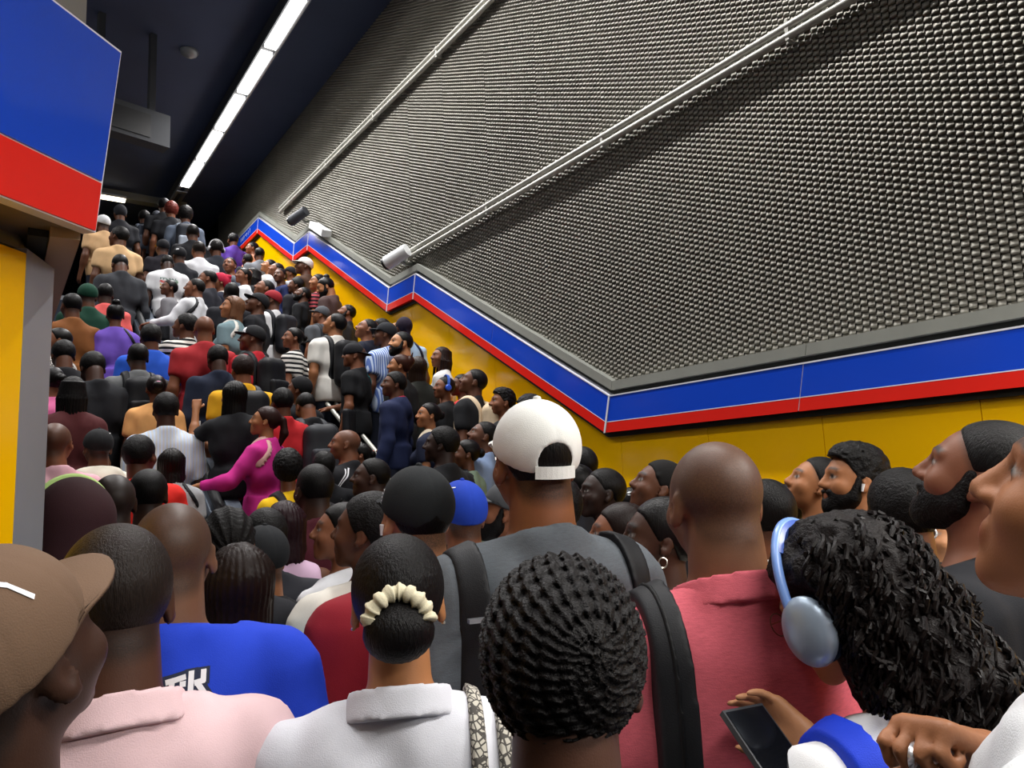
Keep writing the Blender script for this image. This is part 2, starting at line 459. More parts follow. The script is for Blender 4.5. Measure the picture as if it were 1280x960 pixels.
# ceiling, far wall, left wall -------------------------------------------------
cl = MB().box(-1.6, WX + 0.3, 0.3, 26.0, CEIL, CEIL + 0.3).build('ceiling', M['ceiling']); tag(cl, 'dark blue ceiling of the stair hall', kind='structure')
cc = MB().box(-1.6, WX + 0.03, -6.0, 0.3, CONC_Z, CONC_Z + 0.3).build('ceiling_concourse', M['plaster']); tag(cc, 'low ceiling over the concourse behind the viewer', kind='structure')
bh = MB().box(-1.6, WX + 0.03, 0.1, 0.3, CONC_Z + 0.3, CEIL + 0.3).build('wall_bulkhead', M['wall_dark']); tag(bh, 'bulkhead above the concourse edge behind the viewer', kind='structure')
wb = MB().box(-1.6, WX + 0.3, 26.0, 26.3, 4.2, CEIL + 0.3).build('wall_far', M['ceiling']); tag(wb, 'dark far wall of the upper landing', kind='structure')
wl = MB().box(-1.8, -1.6, -6.0, 26.0, -0.2, CEIL + 0.3).build('wall_left', M['wall_dark']); tag(wl, 'dark wall left of the escalator', kind='structure')
wk = MB().box(-1.6, WX + 0.03, -6.3, -6.0, -0.2, CONC_Z + 0.3).build('wall_behind', M['plaster']); tag(wk, 'pale wall behind the viewer', kind='structure')
# ------------------------------------------------------------------ light row under the ceiling
LZ = 7.60; LX = 2.81
ORD = ['farthest', 'second farthest', 'third farthest', 'fourth farthest', 'fifth farthest']
tube_y = [14.55 - 1.34 * k for k in range(10)]
for k, y in enumerate(tube_y):
    vis = k < 5
    lab = (ORD[k] + ' lit tube of the white light row on the dark ceiling') if vis else 'lit batten of the ceiling light row overhead, out of view'
    t = empty('ceiling_light', (LX, y, LZ)); tag(t, lab, 'light', 'battens of the ceiling light row')
    MB().box(-0.10, 0.10, -1.335, 0.0, 0.012, 0.06).build('housing', M['casing'], t)
    MB().box(-0.075, 0.075, -1.255, -0.055, -0.03, 0.011).build('tube', M['tube'], t)
    MB().box(0.101, 0.125, -1.33, 0.01, -0.01, 0.06).build('side_rail', M['tray'], t)
    area('lamp', (0, -0.655, -0.035), 0.14, 1.18, TUBE_POWER, (1, 0.98, 0.97), parent=t, spread=128)
ty = empty('cable_tray', (LX, 16.0, LZ)); tag(ty, 'grey metal tray carrying on beyond the lit ceiling row', 'tray')
for dx in (-0.09, 0.06):
    MB().box(dx, dx + 0.05, -1.4, 6.0, 0.0, 0.058).build('rail', M['tray'], ty)
for k in range(6):
    MB().box(-0.09, 0.11, -1.2 + k * 1.3, -1.1 + k * 1.3, -0.02, -0.001).build('crossbar', M['tray'], ty)
for k in range(9):                                 # added fill-light row, unseen behind the fascia, brightens wall and faces from the left
    t = empty('ceiling_light', (-0.95, 12.6 - 1.34 * k, LZ)); tag(t, 'added fill-light batten, unseen behind the fascia', 'light', 'added fill-light battens out of view')
    MB().box(-0.10, 0.10, -1.335, 0.0, 0.012, 0.06).build('housing', M['casing'], t)
    MB().box(-0.075, 0.075, -1.255, -0.055, -0.03, 0.011).build('tube', M['tube'], t)
    area('lamp', (0, -0.65, -0.035), 0.14, 1.24, TUBE_POWER * 0.55, (1, 0.98, 0.97), parent=t, spread=128)
sr = empty('light_track', (LX, 7.5, LZ)); tag(sr, 'dark track that carries the ceiling light row', 'track')
MB().box(-0.05, 0.05, -7.0, 14.5, 0.062, 0.34).build('track', M['wall_dark'], sr)
for k in range(2):
    x0 = 0.45 + k * 0.80
    t = empty('ceiling_light', (x0, 16.2, 7.75)); tag(t, ['dim crosswise tube beside the blue sign', 'dim crosswise tube ending near the cable tray'][k] + ' over the upper landing', 'light', 'crosswise tubes of the upper landing')
    MB().box(0.0, 0.76, -0.06, 0.06, 0.0, 0.05).build('housing', M['white_plastic'], t)
    MB().box(0.02, 0.74, -0.05, 0.05, -0.06, -0.001).build('tube', M['tube_dim'], t)
    area('lamp', (0.38, 0, -0.065), 0.7, 0.10, 7, (1, 0.93, 0.8), parent=t)
MB().box(0.2, 3.2, 16.27, 16.5, 7.80, 7.95).build('trim_3', M['trim_grey']); tag(bpy.data.objects['trim_3'], 'grey beam under the far ceiling', kind='structure')

# hanging information screen
c = at_depth(176, 156, 9.6)
s = empty('information_screen', c, math.radians(12)); tag(s, 'grey box screen hung from the dark ceiling beside the blue sign', 'screen')
MB().box(-0.80, 0.36, -0.06, 0.16, -0.23, 0.23).build('casing', M['casing'], s)
MB().box(-0.74, 0.10, -0.07, -0.061, -0.17, 0.15).build('display', M['screen'], s)
for dx in (-0.5, 0.15):
    MB().box(dx - 0.04, dx + 0.04, 0.02, 0.10, 0.23, CEIL - c[2]).build('hanger', M['wall_dark'], s)
c = at_depth(235, 147, 10.2); c[2] = CEIL
d = MB().lathe([(0.0, -0.09), (0.07, -0.08), (0.11, -0.05), (0.125, -0.02), (0.125, 0.0)], c).build('smoke_detector', M['tray'], None, True)
tag(d, 'small round detector on the dark ceiling beside the light row', 'detector')

# conduit pairs and their cameras
def conduit(z, y0, y1, label):
    t = empty('conduit', (WX - 0.07, y1, z)); tag(t, label, 'conduit')
    for dz in (-0.034, 0.034):
        MB().tube([(0, y0 - y1, dz), (0, 0, dz)], 0.026, 10).build('pipe', M['conduit'], t, True)
    y = y1 - 0.5
    while y > y0:
        MB().box(-0.020, 0.052, y - y1 - 0.012, y - y1 + 0.012, -0.066, 0.066).build('clip', M['conduit'], t); y -= 1.7
pA = at_x(492, 328, WX - 0.07); pA2 = at_x(1060, -2, WX - 0.07)
pB = at_x(352, 260, WX - 0.07); pB2 = at_x(612, 0, WX - 0.07)
conduit((pA[2] + pA2[2]) / 2, 0.6, pA[1] + 0.1, 'lower pair of grey conduit pipes across the woven metal wall')
conduit((pB[2] + pB2[2]) / 2, 0.6, pB[1] + 0.1, 'upper pair of grey conduit pipes high on the woven metal wall')
def cctv(px, py, yaw, label, body):
    c = at_x(px, py, WX - 0.22)
    t = empty('security_camera', c, yaw); tag(t, label, 'camera')
    tl = Matrix.Rotation(math.radians(-22), 4, 'X')
    MB().tube([(0, -0.17, 0), (0, -0.165, 0), (0, 0.15, 0), (0, 0.17, 0)], [0.05, 0.078, 0.085, 0.06], 18).build('housing', body, t, True, matrix=Matrix.Rotation(math.radians(-20), 4, 'X'))
    MB().tube([(0, 0.168, 0), (0, 0.19, 0)], 0.072, 18).build('lens_hood', M['black_plastic'], t, True, matrix=Matrix.Rotation(math.radians(-20), 4, 'X'))
    cs, sn = math.cos(-yaw), math.sin(-yaw); ex, ey = 0.2 * cs, 0.2 * sn
    MB().tube([(0, -0.03, -0.04), (ex * 0.5, ey * 0.5 - 0.02, -0.08), (ex, ey, -0.06)], 0.022, 8).build('bracket', M['trim_grey'], t, True)
cctv(496, 321, math.radians(28), 'white security camera on the lower conduit of the woven wall', M['white_plastic'])
cctv(373, 270, math.radians(28), 'grey security camera on the woven wall near the top of the stairs', M['casing'])
c = at_x(402, 287, WX - 0.10)
lb = MB().box(-0.10, 0.05, -0.30, 0.30, -0.05, 0.05).build('junction_box', M['white_plastic'], None); lb.location = c
tag(lb, 'pale junction box on the ledge at the middle step of the blue band', 'box')
lb.rotation_euler = (math.radians(30), 0, 0)

# ------------------------------------------------------------------ pillar and sign on the left
SD = 1.60                                          # depth of the sign's far corner
sdir = np.array((math.sin(math.radians(44)), math.cos(math.radians(44)), 0.0))   # along the sign's face
snrm = np.array((sdir[1], -sdir[0], 0.0))          # out of the face, towards the viewer's right
corner = at_depth(134, 180, SD)
def on_face(px, py, back=0.0):
    r = ray(px, py); o = corner - snrm * back
    return EYE + r * (np.dot(o - EYE, snrm) / np.dot(r, snrm))
sg = empty('station_sign', corner); tag(sg, 'large blue and red enamel fascia at the upper left', 'fascia')
BK = np.array((0.0, 1.0, 0.0))
def slab(name, pix, mat, depth, lift=0.0):
    f = [on_face(*p) - corner + snrm * lift for p in pix]; b = [p + (-snrm * depth) for p in f]
    return MB().hexa([f[0], f[1], f[2], f[3], b[0], b[1], b[2], b[3]]).build(name, mat, sg)
# edges carried on to the left, out of the frame, along the lines seen in the frame
ln = lambda x, x0, y0, sl: y0 + (x - x0) * sl
XL = -330
slab('red_panel', [(XL, ln(XL, 118, 289, .385)), (117.5, 288.5), (125, 229.5), (XL, ln(XL, 125, 229.5, .485))], M['red'], 0.03, 0.004)
slab('blue_panel', [(XL, ln(XL, 125, 226.5, .485)), (125.5, 226.5), (149, 66.5), (XL, ln(XL, 149, 66.5, .765))], M['blue'], 0.03, 0.004)
slab('sign_core', [(XL, ln(XL, 118, 291, .385)), (119.5, 291), (152, 64.5), (XL, ln(XL, 152, 64.5, .765))], M['white_line'], 0.03)
# soffit behind the face: a box running back along the escalator
q = [on_face(XL, ln(XL, 118, 292, .385)), on_face(119, 292)]
top0 = [on_face(XL, ln(XL, 150, 64, .765)), on_face(152, 66)]
back = 3.2
z0 = min(q[0][2], q[1][2]); 
inn = -snrm * 0.035
def pt(p, dy, z=None):
    r = np.array(p) + inn + BK * dy - corner
    if z is not None: r = np.array((r[0], r[1], z - corner[2]))
    return r
zb = q[1][2]; zt = top0[1][2]
MB().hexa([pt(q[0], 0, zb + 0.01), pt(q[1], 0, zb + 0.01), pt(q[1], back, zb + 0.01), pt(q[0], back, zb + 0.01),
           pt(q[0], 0, zt - 0.01), pt(q[1], 0, zt - 0.01), pt(q[1], back, zt - 0.01), pt(q[0], back, zt - 0.01)]).build('box', M['sign_under'], sg)
ew = np.array((-0.055, 0, 0)); dn = -0.012
e0 = pt(q[1], 0.0, zb + dn); e1 = pt(q[1], back, zb + dn)
MB().hexa([e0 + ew, e0, e1, e1 + ew, e0 + ew + (0, 0, .03), e0 + (0, 0, .03), e1 + (0, 0, .03), e1 + ew + (0, 0, .03)]).build('edge_strip', M['sign_edge'], sg)
ew2 = ew * 1.7
MB().hexa([e0 + ew2 + (0, 0.03, .006), e0 + ew * 1.02 + (0, 0.03, .006), e1 + ew * 1.02 + (0, 0, .006), e1 + ew2 + (0, 0, .006), e0 + ew2 + (0, 0.03, .03), e0 + ew * 1.02 + (0, 0.03, .03), e1 + ew * 1.02 + (0, 0, .03), e1 + ew2 + (0, 0, .03)]).build('slot', M['dark_gap'], sg)
# pillar under the sign
PD = 0.16
p_edge = on_face(28, 420, PD); p_r = p_edge + BK * 0.62
pl = empty('pillar', (p_edge[0], p_edge[1], 0)); tag(pl, 'pillar with a yellow enamel face and a steel side below the sign', kind='structure')
ztop = zb + 0.01
def vbox(name, a, b, th, z0, z1, mat, parent):
    a = np.array(a); b = np.array(b); d = _n(b - a); n = np.array((d[1], -d[0], 0))
    o = np.array((p_edge[0], p_edge[1], 0)); A, B = a - o, b - o; A[2] = B[2] = 0
    P = [A, B, B - n * th, A - n * th]
    MB().hexa([p + (0, 0, z0) for p in P] + [p + (0, 0, z1) for p in P]).build(name, mat, parent)
pR = at_depth(60, 450, 1.0); rr = ray(60, 520); 
# steel side: from the front edge to where the ray at x=58 meets a plane running forward
tdir = _n(np.array((0.42, 1.0, 0)))
rr2 = rr[:2]; A2 = np.array([[rr2[0], -tdir[0]], [rr2[1], -tdir[1]]]); sol = np.linalg.solve(A2, (p_edge - EYE)[:2])
p_r = p_edge + tdir * sol[1]
ztopband = on_face(20, 312, PD)[2]
vbox('yellow_face', p_edge - sdir * 0.9, p_edge, 0.05, 0, ztopband, M['yellow'], pl)
vbox('steel_side', p_edge + tdir * 0.002, p_r, 0.05, 0, ztopband + 0.012, M['steel'], pl)
vbox('top_band', p_edge - sdir * 0.9 - snrm * 0.02, p_edge - snrm * 0.02, 0.05, ztopband + 0.013, ztop, M['sign_under'], pl)
vbox('top_band', p_edge - snrm * 0.02, p_r - snrm * 0.02, 0.05, ztopband + 0.013, ztop, M['sign_under'], pl)
# pale column rising above the sign
pc = at_depth(108, 16, 2.6)
cl2 = MB().box(pc[0] - 0.5, pc[0], pc[1], pc[1] + 0.5, zt, CEIL).build('column', M['plaster']); tag(cl2, 'pale plaster column rising above the blue fascia', kind='structure')

# small white lettering on the upper stretch of the blue band
zL = offset_line(RH + 0.075)[-2][1]
def glyph(segs, y0, w, h):                          # strokes in unit box, text runs towards the viewer
    mb = MB()
    for (a0, b0, a1, b1) in segs:
        p0 = np.array((y0 - a0 * w, zL + b0 * h)); p1 = np.array((y0 - a1 * w, zL + b1 * h)); d = _n(p1 - p0) * 0.007; n = np.array((-d[1], d[0]))
        q = [p0 - d - n, p1 + d - n, p1 + d + n, p0 - d + n]; mb.prism([tuple(v) for v in q], 'x', BX - 0.003, BX + 0.001)
    return mb
yy = 14.62                                          # too small to read: a run of short strokes and a hook
for segs in ([(0, 0, .1, .8)], [(0, 0, .5, .7), (.5, .7, .6, 0)], [(.2, 0, .2, .75), (.2, .4, .8, .4)], [(0, .5, .7, .6)], [(.1, 0, .1, .7), (.1, .7, .7, .5)], [(.3, 0, .5, .8)], [(.6, 1, .8, .6), (.8, .6, .4, .1)]):
    glyph(segs, yy, 0.06, 0.085).build('letter', M['white_line'], tr); yy -= 0.10
# ------------------------------------------------------------------ implicit modelling of bodies, hair and clothes
def axis(lo, hi, h, wins=()):
    out = [lo]; x = lo
    while x < hi:
        s = h
        for (a, b, f) in wins:
            if a - h < x < b: s = min(s, f if x >= a - f else max(f, a - x))
        x += s; out.append(x)
    return np.array(out, np.float32)
_rng = np.random.RandomState(7)
_lat = _rng.rand(32, 32, 32).astype(np.float32)
def vnoise(x, y, z, s):
    x, y, z = np.broadcast_arrays(x * s + 100.5, y * s + 100.5, z * s + 100.5)
    xi, yi, zi = np.floor(x).astype(int), np.floor(y).astype(int), np.floor(z).astype(int)
    u, v, w = x - xi, y - yi, z - zi
    u, v, w = u * u * (3 - 2 * u), v * v * (3 - 2 * v), w * w * (3 - 2 * w)
    L = lambda a, b, c: _lat[(xi + a) & 31, (yi + b) & 31, (zi + c) & 31]
    x00 = L(0, 0, 0) * (1 - u) + L(1, 0, 0) * u; x10 = L(0, 1, 0) * (1 - u) + L(1, 1, 0) * u
    x01 = L(0, 0, 1) * (1 - u) + L(1, 0, 1) * u; x11 = L(0, 1, 1) * (1 - u) + L(1, 1, 1) * u
    return (x00 * (1 - v) + x10 * v) * (1 - w) + (x01 * (1 - v) + x11 * v) * w - 0.5
def smin(a, b, k):
    if k <= 0: return np.minimum(a, b)
    h = np.clip(0.5 + 0.5 * (b - a) / k, 0, 1); return b + (a - b) * h - k * h * (1 - h)
def smax(a, b, k): return -smin(-a, -b, k)
class SDF:
    def __init__(self, ax, ay, az):
        self.ax = (ax, ay, az); self.F = np.full((len(ax), len(ay), len(az)), 1.0, np.float32)
        self.T = np.eye(3); self.o = np.zeros(3); self.s = 1.0
    def frame(self, T=None, o=(0, 0, 0), s=1.0):
        self.T = np.eye(3) if T is None else np.array(T, float); self.o = np.array(o, float); self.s = s
    def w(self, p): return self.T @ (np.array(p, float) * self.s) + self.o
    def sub(self, lo, hi):
        sl = []
        for i in range(3):
            a = self.ax[i]; sl.append(slice(max(0, np.searchsorted(a, lo[i]) - 1), min(len(a), np.searchsorted(a, hi[i]) + 1)))
        x = self.ax[0][sl[0]][:, None, None]; y = self.ax[1][sl[1]][None, :, None]; z = self.ax[2][sl[2]][None, None, :]
        return tuple(sl), x, y, z
    def comb(self, sl, d, k, op):
        if 0 in d.shape: return
        f = self.F[sl]
        if op == 'add': self.F[sl] = smin(f, d.astype(np.float32), k)
        elif op == 'cut': self.F[sl] = smax(f, -d.astype(np.float32), k)
    def cone(self, a, b, r1, r2=None, k=0.02, op='add', sq=None, flat=False):
        """round cone a->b; sq = (direction, factor): squash factor along a direction; flat: flat ends"""
        r2 = r1 if r2 is None else r2
        A, B = self.w(a), self.w(b); r1 *= self.s; r2 *= self.s; k *= self.s
        m = max(r1, r2) * (1.0 if sq is None else max(1.0, 1 / sq[1])) + k + 0.03
        sl, x, y, z = self.sub(np.minimum(A, B) - m, np.maximum(A, B) + m)
        px, py, pz = x - A[0], y - A[1], z - A[2]; ab = B - A; L2 = max(1e-9, float(ab @ ab))
        tr = (px * ab[0] + py * ab[1] + pz * ab[2]) / L2; t = np.clip(tr, 0, 1)
        qx, qy, qz = px - t * ab[0], py - t * ab[1], pz - t * ab[2]
        if sq is not None:
            d_ = self.T @ _n(sq[0]); c = (qx * d_[0] + qy * d_[1] + qz * d_[2]) * (1 / sq[1] - 1)
            qx, qy, qz = qx + c * d_[0], qy + c * d_[1], qz + c * d_[2]
        d = np.sqrt(qx * qx + qy * qy + qz * qz) - (r1 + t * (r2 - r1))
        if sq is not None and sq[1] < 1: d = d * (0.5 + 0.5 * sq[1])
        if flat:
            L = math.sqrt(L2); d = np.maximum(d, (np.abs(tr - 0.5) - 0.5) * L)
        self.comb(sl, d, k, op); return self
    def ell(self, c, r, k=0.02, op='add', R=None):
        C = self.w(c); r = np.array(r, float) * self.s; k *= self.s; m = r.max() + k + 0.03
        sl, x, y, z = self.sub(C - m, C + m)
        T = self.T if R is None else self.T @ np.array(R)
        px, py, pz = x - C[0], y - C[1], z - C[2]
        u = (px * T[0, 0] + py * T[1, 0] + pz * T[2, 0]) / r[0]; v = (px * T[0, 1] + py * T[1, 1] + pz * T[2, 1]) / r[1]; w = (px * T[0, 2] + py * T[1, 2] + pz * T[2, 2]) / r[2]
        k0 = np.sqrt(u * u + v * v + w * w); k1 = np.sqrt((u / r[0]) ** 2 + (v / r[1]) ** 2 + (w / r[2]) ** 2) + 1e-6
        self.comb(sl, k0 * (k0 - 1) / k1, k, op); return self
    def rbox(self, c, h, rad, k=0.0, op='add', R=None):
        C = self.w(c); h = np.array(h, float) * self.s; rad *= self.s; m = np.linalg.norm(h) + k + 0.03
        sl, x, y, z = self.sub(C - m, C + m); T = self.T if R is None else self.T @ np.array(R)
        px, py, pz = x - C[0], y - C[1], z - C[2]
        q = [np.abs(px * T[0, i] + py * T[1, i] + pz * T[2, i]) - (h[i] - rad) for i in range(3)]
        d = np.sqrt(sum(np.maximum(a, 0) ** 2 for a in q)) + np.minimum(np.maximum(np.maximum(q[0], q[1]), q[2]), 0) - rad
        self.comb(sl, d, k, op); return self
    def local(self):
        x = self.ax[0][:, None, None] - self.o[0]; y = self.ax[1][None, :, None] - self.o[1]; z = self.ax[2][None, None, :] - self.o[2]
        T = self.T / self.s
        return (x * T[0, 0] + y * T[1, 0] + z * T[2, 0], x * T[0, 1] + y * T[1, 1] + z * T[2, 1], x * T[0, 2] + y * T[1, 2] + z * T[2, 2])
    def nets(self):
        F = self.F; S = F < 0; ax = self.ax
        n = S[:-1, :-1, :-1].astype(np.int8)
        tot = sum(S[i:S.shape[0] - 1 + i, j:S.shape[1] - 1 + j, k:S.shape[2] - 1 + k].astype(np.int8) for i in (0, 1) for j in (0, 1) for k in (0, 1))
        act = (tot > 0) & (tot < 8); I, J, K = np.nonzero(act)
        acc = np.zeros((len(I), 3)); cnt = np.zeros(len(I)); base = (I, J, K)
        for a in range(3):
            o1, o2 = [q for q in range(3) if q != a]
            for d1 in (0, 1):
                for d2 in (0, 1):
                    p = [I, J, K]; p[o1] = p[o1] + d1; p[o2] = p[o2] + d2; q = list(p); q[a] = q[a] + 1
                    f0 = F[tuple(p)]; f1 = F[tuple(q)]; c = (f0 < 0) != (f1 < 0)
                    t = np.where(c, f0 / np.where(np.abs(f0 - f1) < 1e-9, 1e-9, f0 - f1), 0)
                    P = np.stack([ax[0][p[0]], ax[1][p[1]], ax[2][p[2]]], 1).astype(float)
                    P[:, a] += t * (ax[a][q[a]] - ax[a][p[a]])
                    acc += np.where(c[:, None], P, 0); cnt += c
        V = acc / np.maximum(cnt, 1)[:, None]
        ids = np.full(act.shape, -1, np.int64); ids[base] = np.arange(len(I)); Q = []
        for a in range(3):
            o1, o2 = [(1, 2), (2, 0), (0, 1)][a]
            s0 = [slice(None)] * 3; s1 = [slice(None)] * 3; s0[a] = slice(0, -1); s1[a] = slice(1, None)
            A, B = S[tuple(s0)], S[tuple(s1)]; ch = A != B
            e = np.array(np.nonzero(ch)).T
            ok = (e[:, o1] > 0) & (e[:, o2] > 0) & (e[:, o1] < F.shape[o1] - 1) & (e[:, o2] < F.shape[o2] - 1); e = e[ok]
            ins = A[tuple(e.T)]
            def cid(d1, d2):
                p = e.copy(); p[:, o1] += d1; p[:, o2] += d2; return ids[tuple(p.T)]
            q = np.stack([cid(-1, -1), cid(0, -1), cid(0, 0), cid(-1, 0)], 1)
            Q.append(np.where(ins[:, None], q, q[:, ::-1]))
        return V, np.concatenate(Q)
    def mesh(self, name, relax=1):
        V, Q = self.nets()
        for _ in range(relax):                       # light smoothing keeps the stepped grid from showing
            A = np.zeros_like(V); c = np.zeros(len(V))
            for i in range(4):
                np.add.at(A, Q[:, i], V[Q[:, (i + 1) % 4]]); np.add.at(A, Q[:, i], V[Q[:, (i + 3) % 4]]); np.add.at(c, Q[:, i], 2)
            V = V * 0.5 + A / np.maximum(c, 1)[:, None] * 0.5
        return mesh_from(name, V, Q, True), V

def rotm(pitch=0, yaw=0, roll=0):
    """pitch up, yaw to the left, roll to the right; degrees"""
    p, y, r = map(math.radians, (pitch, yaw, roll))
    Rx = np.array(((1, 0, 0), (0, math.cos(p), -math.sin(p)), (0, math.sin(p), math.cos(p))))
    Rz = np.array(((math.cos(y), -math.sin(y), 0), (math.sin(y), math.cos(y), 0), (0, 0, 1)))
    Ry = np.array(((math.cos(r), 0, math.sin(r)), (0, 1, 0), (-math.sin(r), 0, math.cos(r))))
    return Rz @ Rx @ Ry

# ------------------------------------------------------------------ skin, hair and cloth: one material each, tinted by the object's own colour
def skin_mat():
    t = NT('skin'); co = t.co(); oi = t.n('ShaderNodeObjectInfo').outputs['Color']
    at = t.n('ShaderNodeAttribute', attribute_name='mask'); sp = t.n('ShaderNodeSeparateColor'); t.l(at.outputs['Color'], sp.inputs[0])
    stub = t.n('ShaderNodeAttribute', attribute_name='stubble', attribute_type='OBJECT')
    n1 = t.noise(14, 3, 0.6, co); n2 = t.noise(420, 2, 0.6, co)
    c = t.mix(n1, t.mix(1.0, oi, (0.80, 0.74, 0.70, 1), 'MULTIPLY'), t.mix(1.0, oi, (1.10, 1.05, 1.0, 1), 'MULTIPLY'))
    c = t.mix(t.math('MULTIPLY', sp.outputs[0], 0.7), c, t.mix(1.0, oi, (0.72, 0.42, 0.42, 1), 'MULTIPLY'))
    sc = t.math('MULTIPLY', t.math('MULTIPLY', at.outputs['Alpha'], stub.outputs['Fac']), t.math('ADD', 0.45, t.math('MULTIPLY', n2, 0.9)))
    c = t.mix(sc, c, (0.012, 0.009, 0.008, 1))
    c = t.mix(sp.outputs[2], c, (0.42, 0.39, 0.36, 1))
    c = t.mix(sp.outputs[1], c, (0.012, 0.009, 0.008, 1))
    t.base(c); t.bump(n2, 0.12, 0.002)
    t.b.inputs['Subsurface Weight'].default_value = 0.0
    return t.set(0.5, 0, 0.32)
def hair_mat(name='hair', scale=260, rough=0.45, bump=0.7, stretch=(1, 1, 0.15)):
    t = NT(name); mp = t.n('ShaderNodeMapping'); mp.inputs['Scale'].default_value = stretch; t.l(t.co(), mp.inputs[0])
    oi = t.n('ShaderNodeObjectInfo').outputs['Color']; n = t.noise(scale, 3, 0.65, mp.outputs[0])
    t.base(t.mix(n, t.mix(1.0, oi, (0.35, 0.35, 0.35, 1), 'MULTIPLY'), t.mix(1.0, oi, (1.3, 1.25, 1.2, 1), 'MULTIPLY')))
    t.bump(n, bump, 0.004); return t.set(rough, 0, 0.16)
def cloth_mat(name, kind='plain', c2='#ffffff', scale=40.0, rough=0.85):
    t = NT(name); co = t.co(); oi = t.n('ShaderNodeObjectInfo').outputs['Color']
    n = t.noise(9, 3, 0.6, co); c = t.mix(n, t.mix(1.0, oi, (0.82, 0.82, 0.82, 1), 'MULTIPLY'), t.mix(1.0, oi, (1.1, 1.1, 1.1, 1), 'MULTIPLY'))
    if kind == 'heather':
        mp = t.n('ShaderNodeMapping'); mp.inputs['Scale'].default_value = (1, 1, 6); t.l(co, mp.inputs[0])
        h = t.noise(70, 4, 0.7, mp.outputs[0]); c = t.mix(h, t.mix(1.0, c, (0.66, 0.62, 0.64, 1), 'MULTIPLY'), t.mix(1.0, c, (1.35, 1.5, 1.5, 1), 'MULTIPLY'))
    sx = t.n('ShaderNodeSeparateXYZ'); t.l(co, sx.inputs[0])
    if kind in ('hstripe', 'vstripe'):
        f = t.math('SINE', t.math('MULTIPLY', sx.outputs[2 if kind == 'hstripe' else 0], scale * 6.2832))
        c = t.mix(t.math('GREATER_THAN', f, 0.1), c, lin(c2))
    if kind == 'spots':
        v = t.n('ShaderNodeTexVoronoi', feature='DISTANCE_TO_EDGE', i_Scale=scale); t.l(co, v.inputs['Vector'])
        c = t.mix(t.math('LESS_THAN', v.outputs['Distance'], 0.11), c, lin(c2))
    t.base(c)
    w = t.n('ShaderNodeTexNoise', i_Scale=520.0, i_Detail=1.0); t.l(co, w.inputs['Vector'])
    t.bump(w.outputs['Fac'], 0.25, 0.002)
    return t.set(rough, 0, 0.25)
M['skin'] = skin_mat()
M['hair'] = hair_mat()
M['hair_curl'] = hair_mat('curly_hair', 150, 0.5, 1.0, (1, 1, 1))
M['hair_fine'] = hair_mat('sleek_hair', 340, 0.38, 0.35, (1, 1, 0.06))
M['cloth'] = cloth_mat('cotton'); M['heather'] = cloth_mat('heather_jersey', 'heather')
M['hstripe'] = cloth_mat('striped_jersey', 'hstripe', '#16181c', 20.0)
M['vstripe'] = cloth_mat('pinstriped_cotton', 'vstripe', '#c7d6ee', 45.0)
M['spots'] = cloth_mat('black_and_white_print', 'spots', '#101012', 55.0)
M['bag'] = cloth_mat('bag_nylon', 'plain', rough=0.6)
M['hard'] = (lambda t: (t.base(t.n('ShaderNodeObjectInfo').outputs['Color']), t.set(0.3, 0.0))[1])(NT('tinted_plastic'))
M['metal'] = (lambda t: (t.base(t.n('ShaderNodeObjectInfo').outputs['Color']), t.set(0.28, 0.9))[1])(NT('tinted_metal'))
M['glow'] = emis('lit_phone_screen', '#e8f0ff', 0.8)
M['glass_dark'] = plain('dark_phone_glass', '#0b0c10', 0.08)
# ------------------------------------------------------------------ bodies
ZLINE = ([-.13, -.075, -.055, -.035, -.012, .012, .03, .045, .062, .078, .12], [-.068, -.062, -.045, -.005, .018, .006, .030, .052, .074, .082, .084])
def head_prims(S, f=False, hi=False, beard=False, chin=1.0):
    S.ell((0, -.016, .034), (.0745, .0965, .086), 0.0)                # skull
    S.ell((0, .030, .005), (.0655, .066, .085), .03)                  # face block
    S.ell((0, .034, -.05), (.055 if not f else .050, .056, .052), .03)  # jaw
    S.ell((0, .070, -.092), (.024 if not f else .019, .020, .020), .03) # chin
    for s in (-1, 1):
        S.ell((s * .044, .060, -.022), (.024, .026, .024), .022)      # cheek
        S.ell((s * .031, .103, .012), (.021, .020, .013), .014, 'cut')
        S.ell((s * .031, .0765, .012), (.0150, .0140, .0115), .003)   # eyeball
        S.cone((s * .012, .091, .034), (s * .047, .076, .032), .009, .007, .012)   # brow
    S.cone((0, .092, .020), (0, .111, -.020), .0085, .0135, .012)     # nose
    for s in (-1, 1): S.ell((s * .0145, .101, -.024), (.0095, .011, .009), .006)
    S.cone((-.017, .090, -.052), (.017, .090, -.052), .0085, .0085, .008)
    S.cone((-.014, .0885, -.0645), (.014, .0885, -.0645), .0085, .0085, .007)
    S.cone((-.022, .102, -.0585), (.022, .102, -.0585), .0022, .0022, .003, 'cut')
    for s in (-1, 1):                                                  # ears
        R = rotm(0, s * -20, 0) @ rotm(12, 0, 0)
        S.ell((s * .0785, -.012, -.002), (.0085, .0195, .0325), .006, R=R)
        S.ell((s * .0885, -.005, .002), (.007, .0105, .019), .004, 'cut', R=R)
        S.ell((s * .077, .000, -.026), (.007, .009, .010), .006)
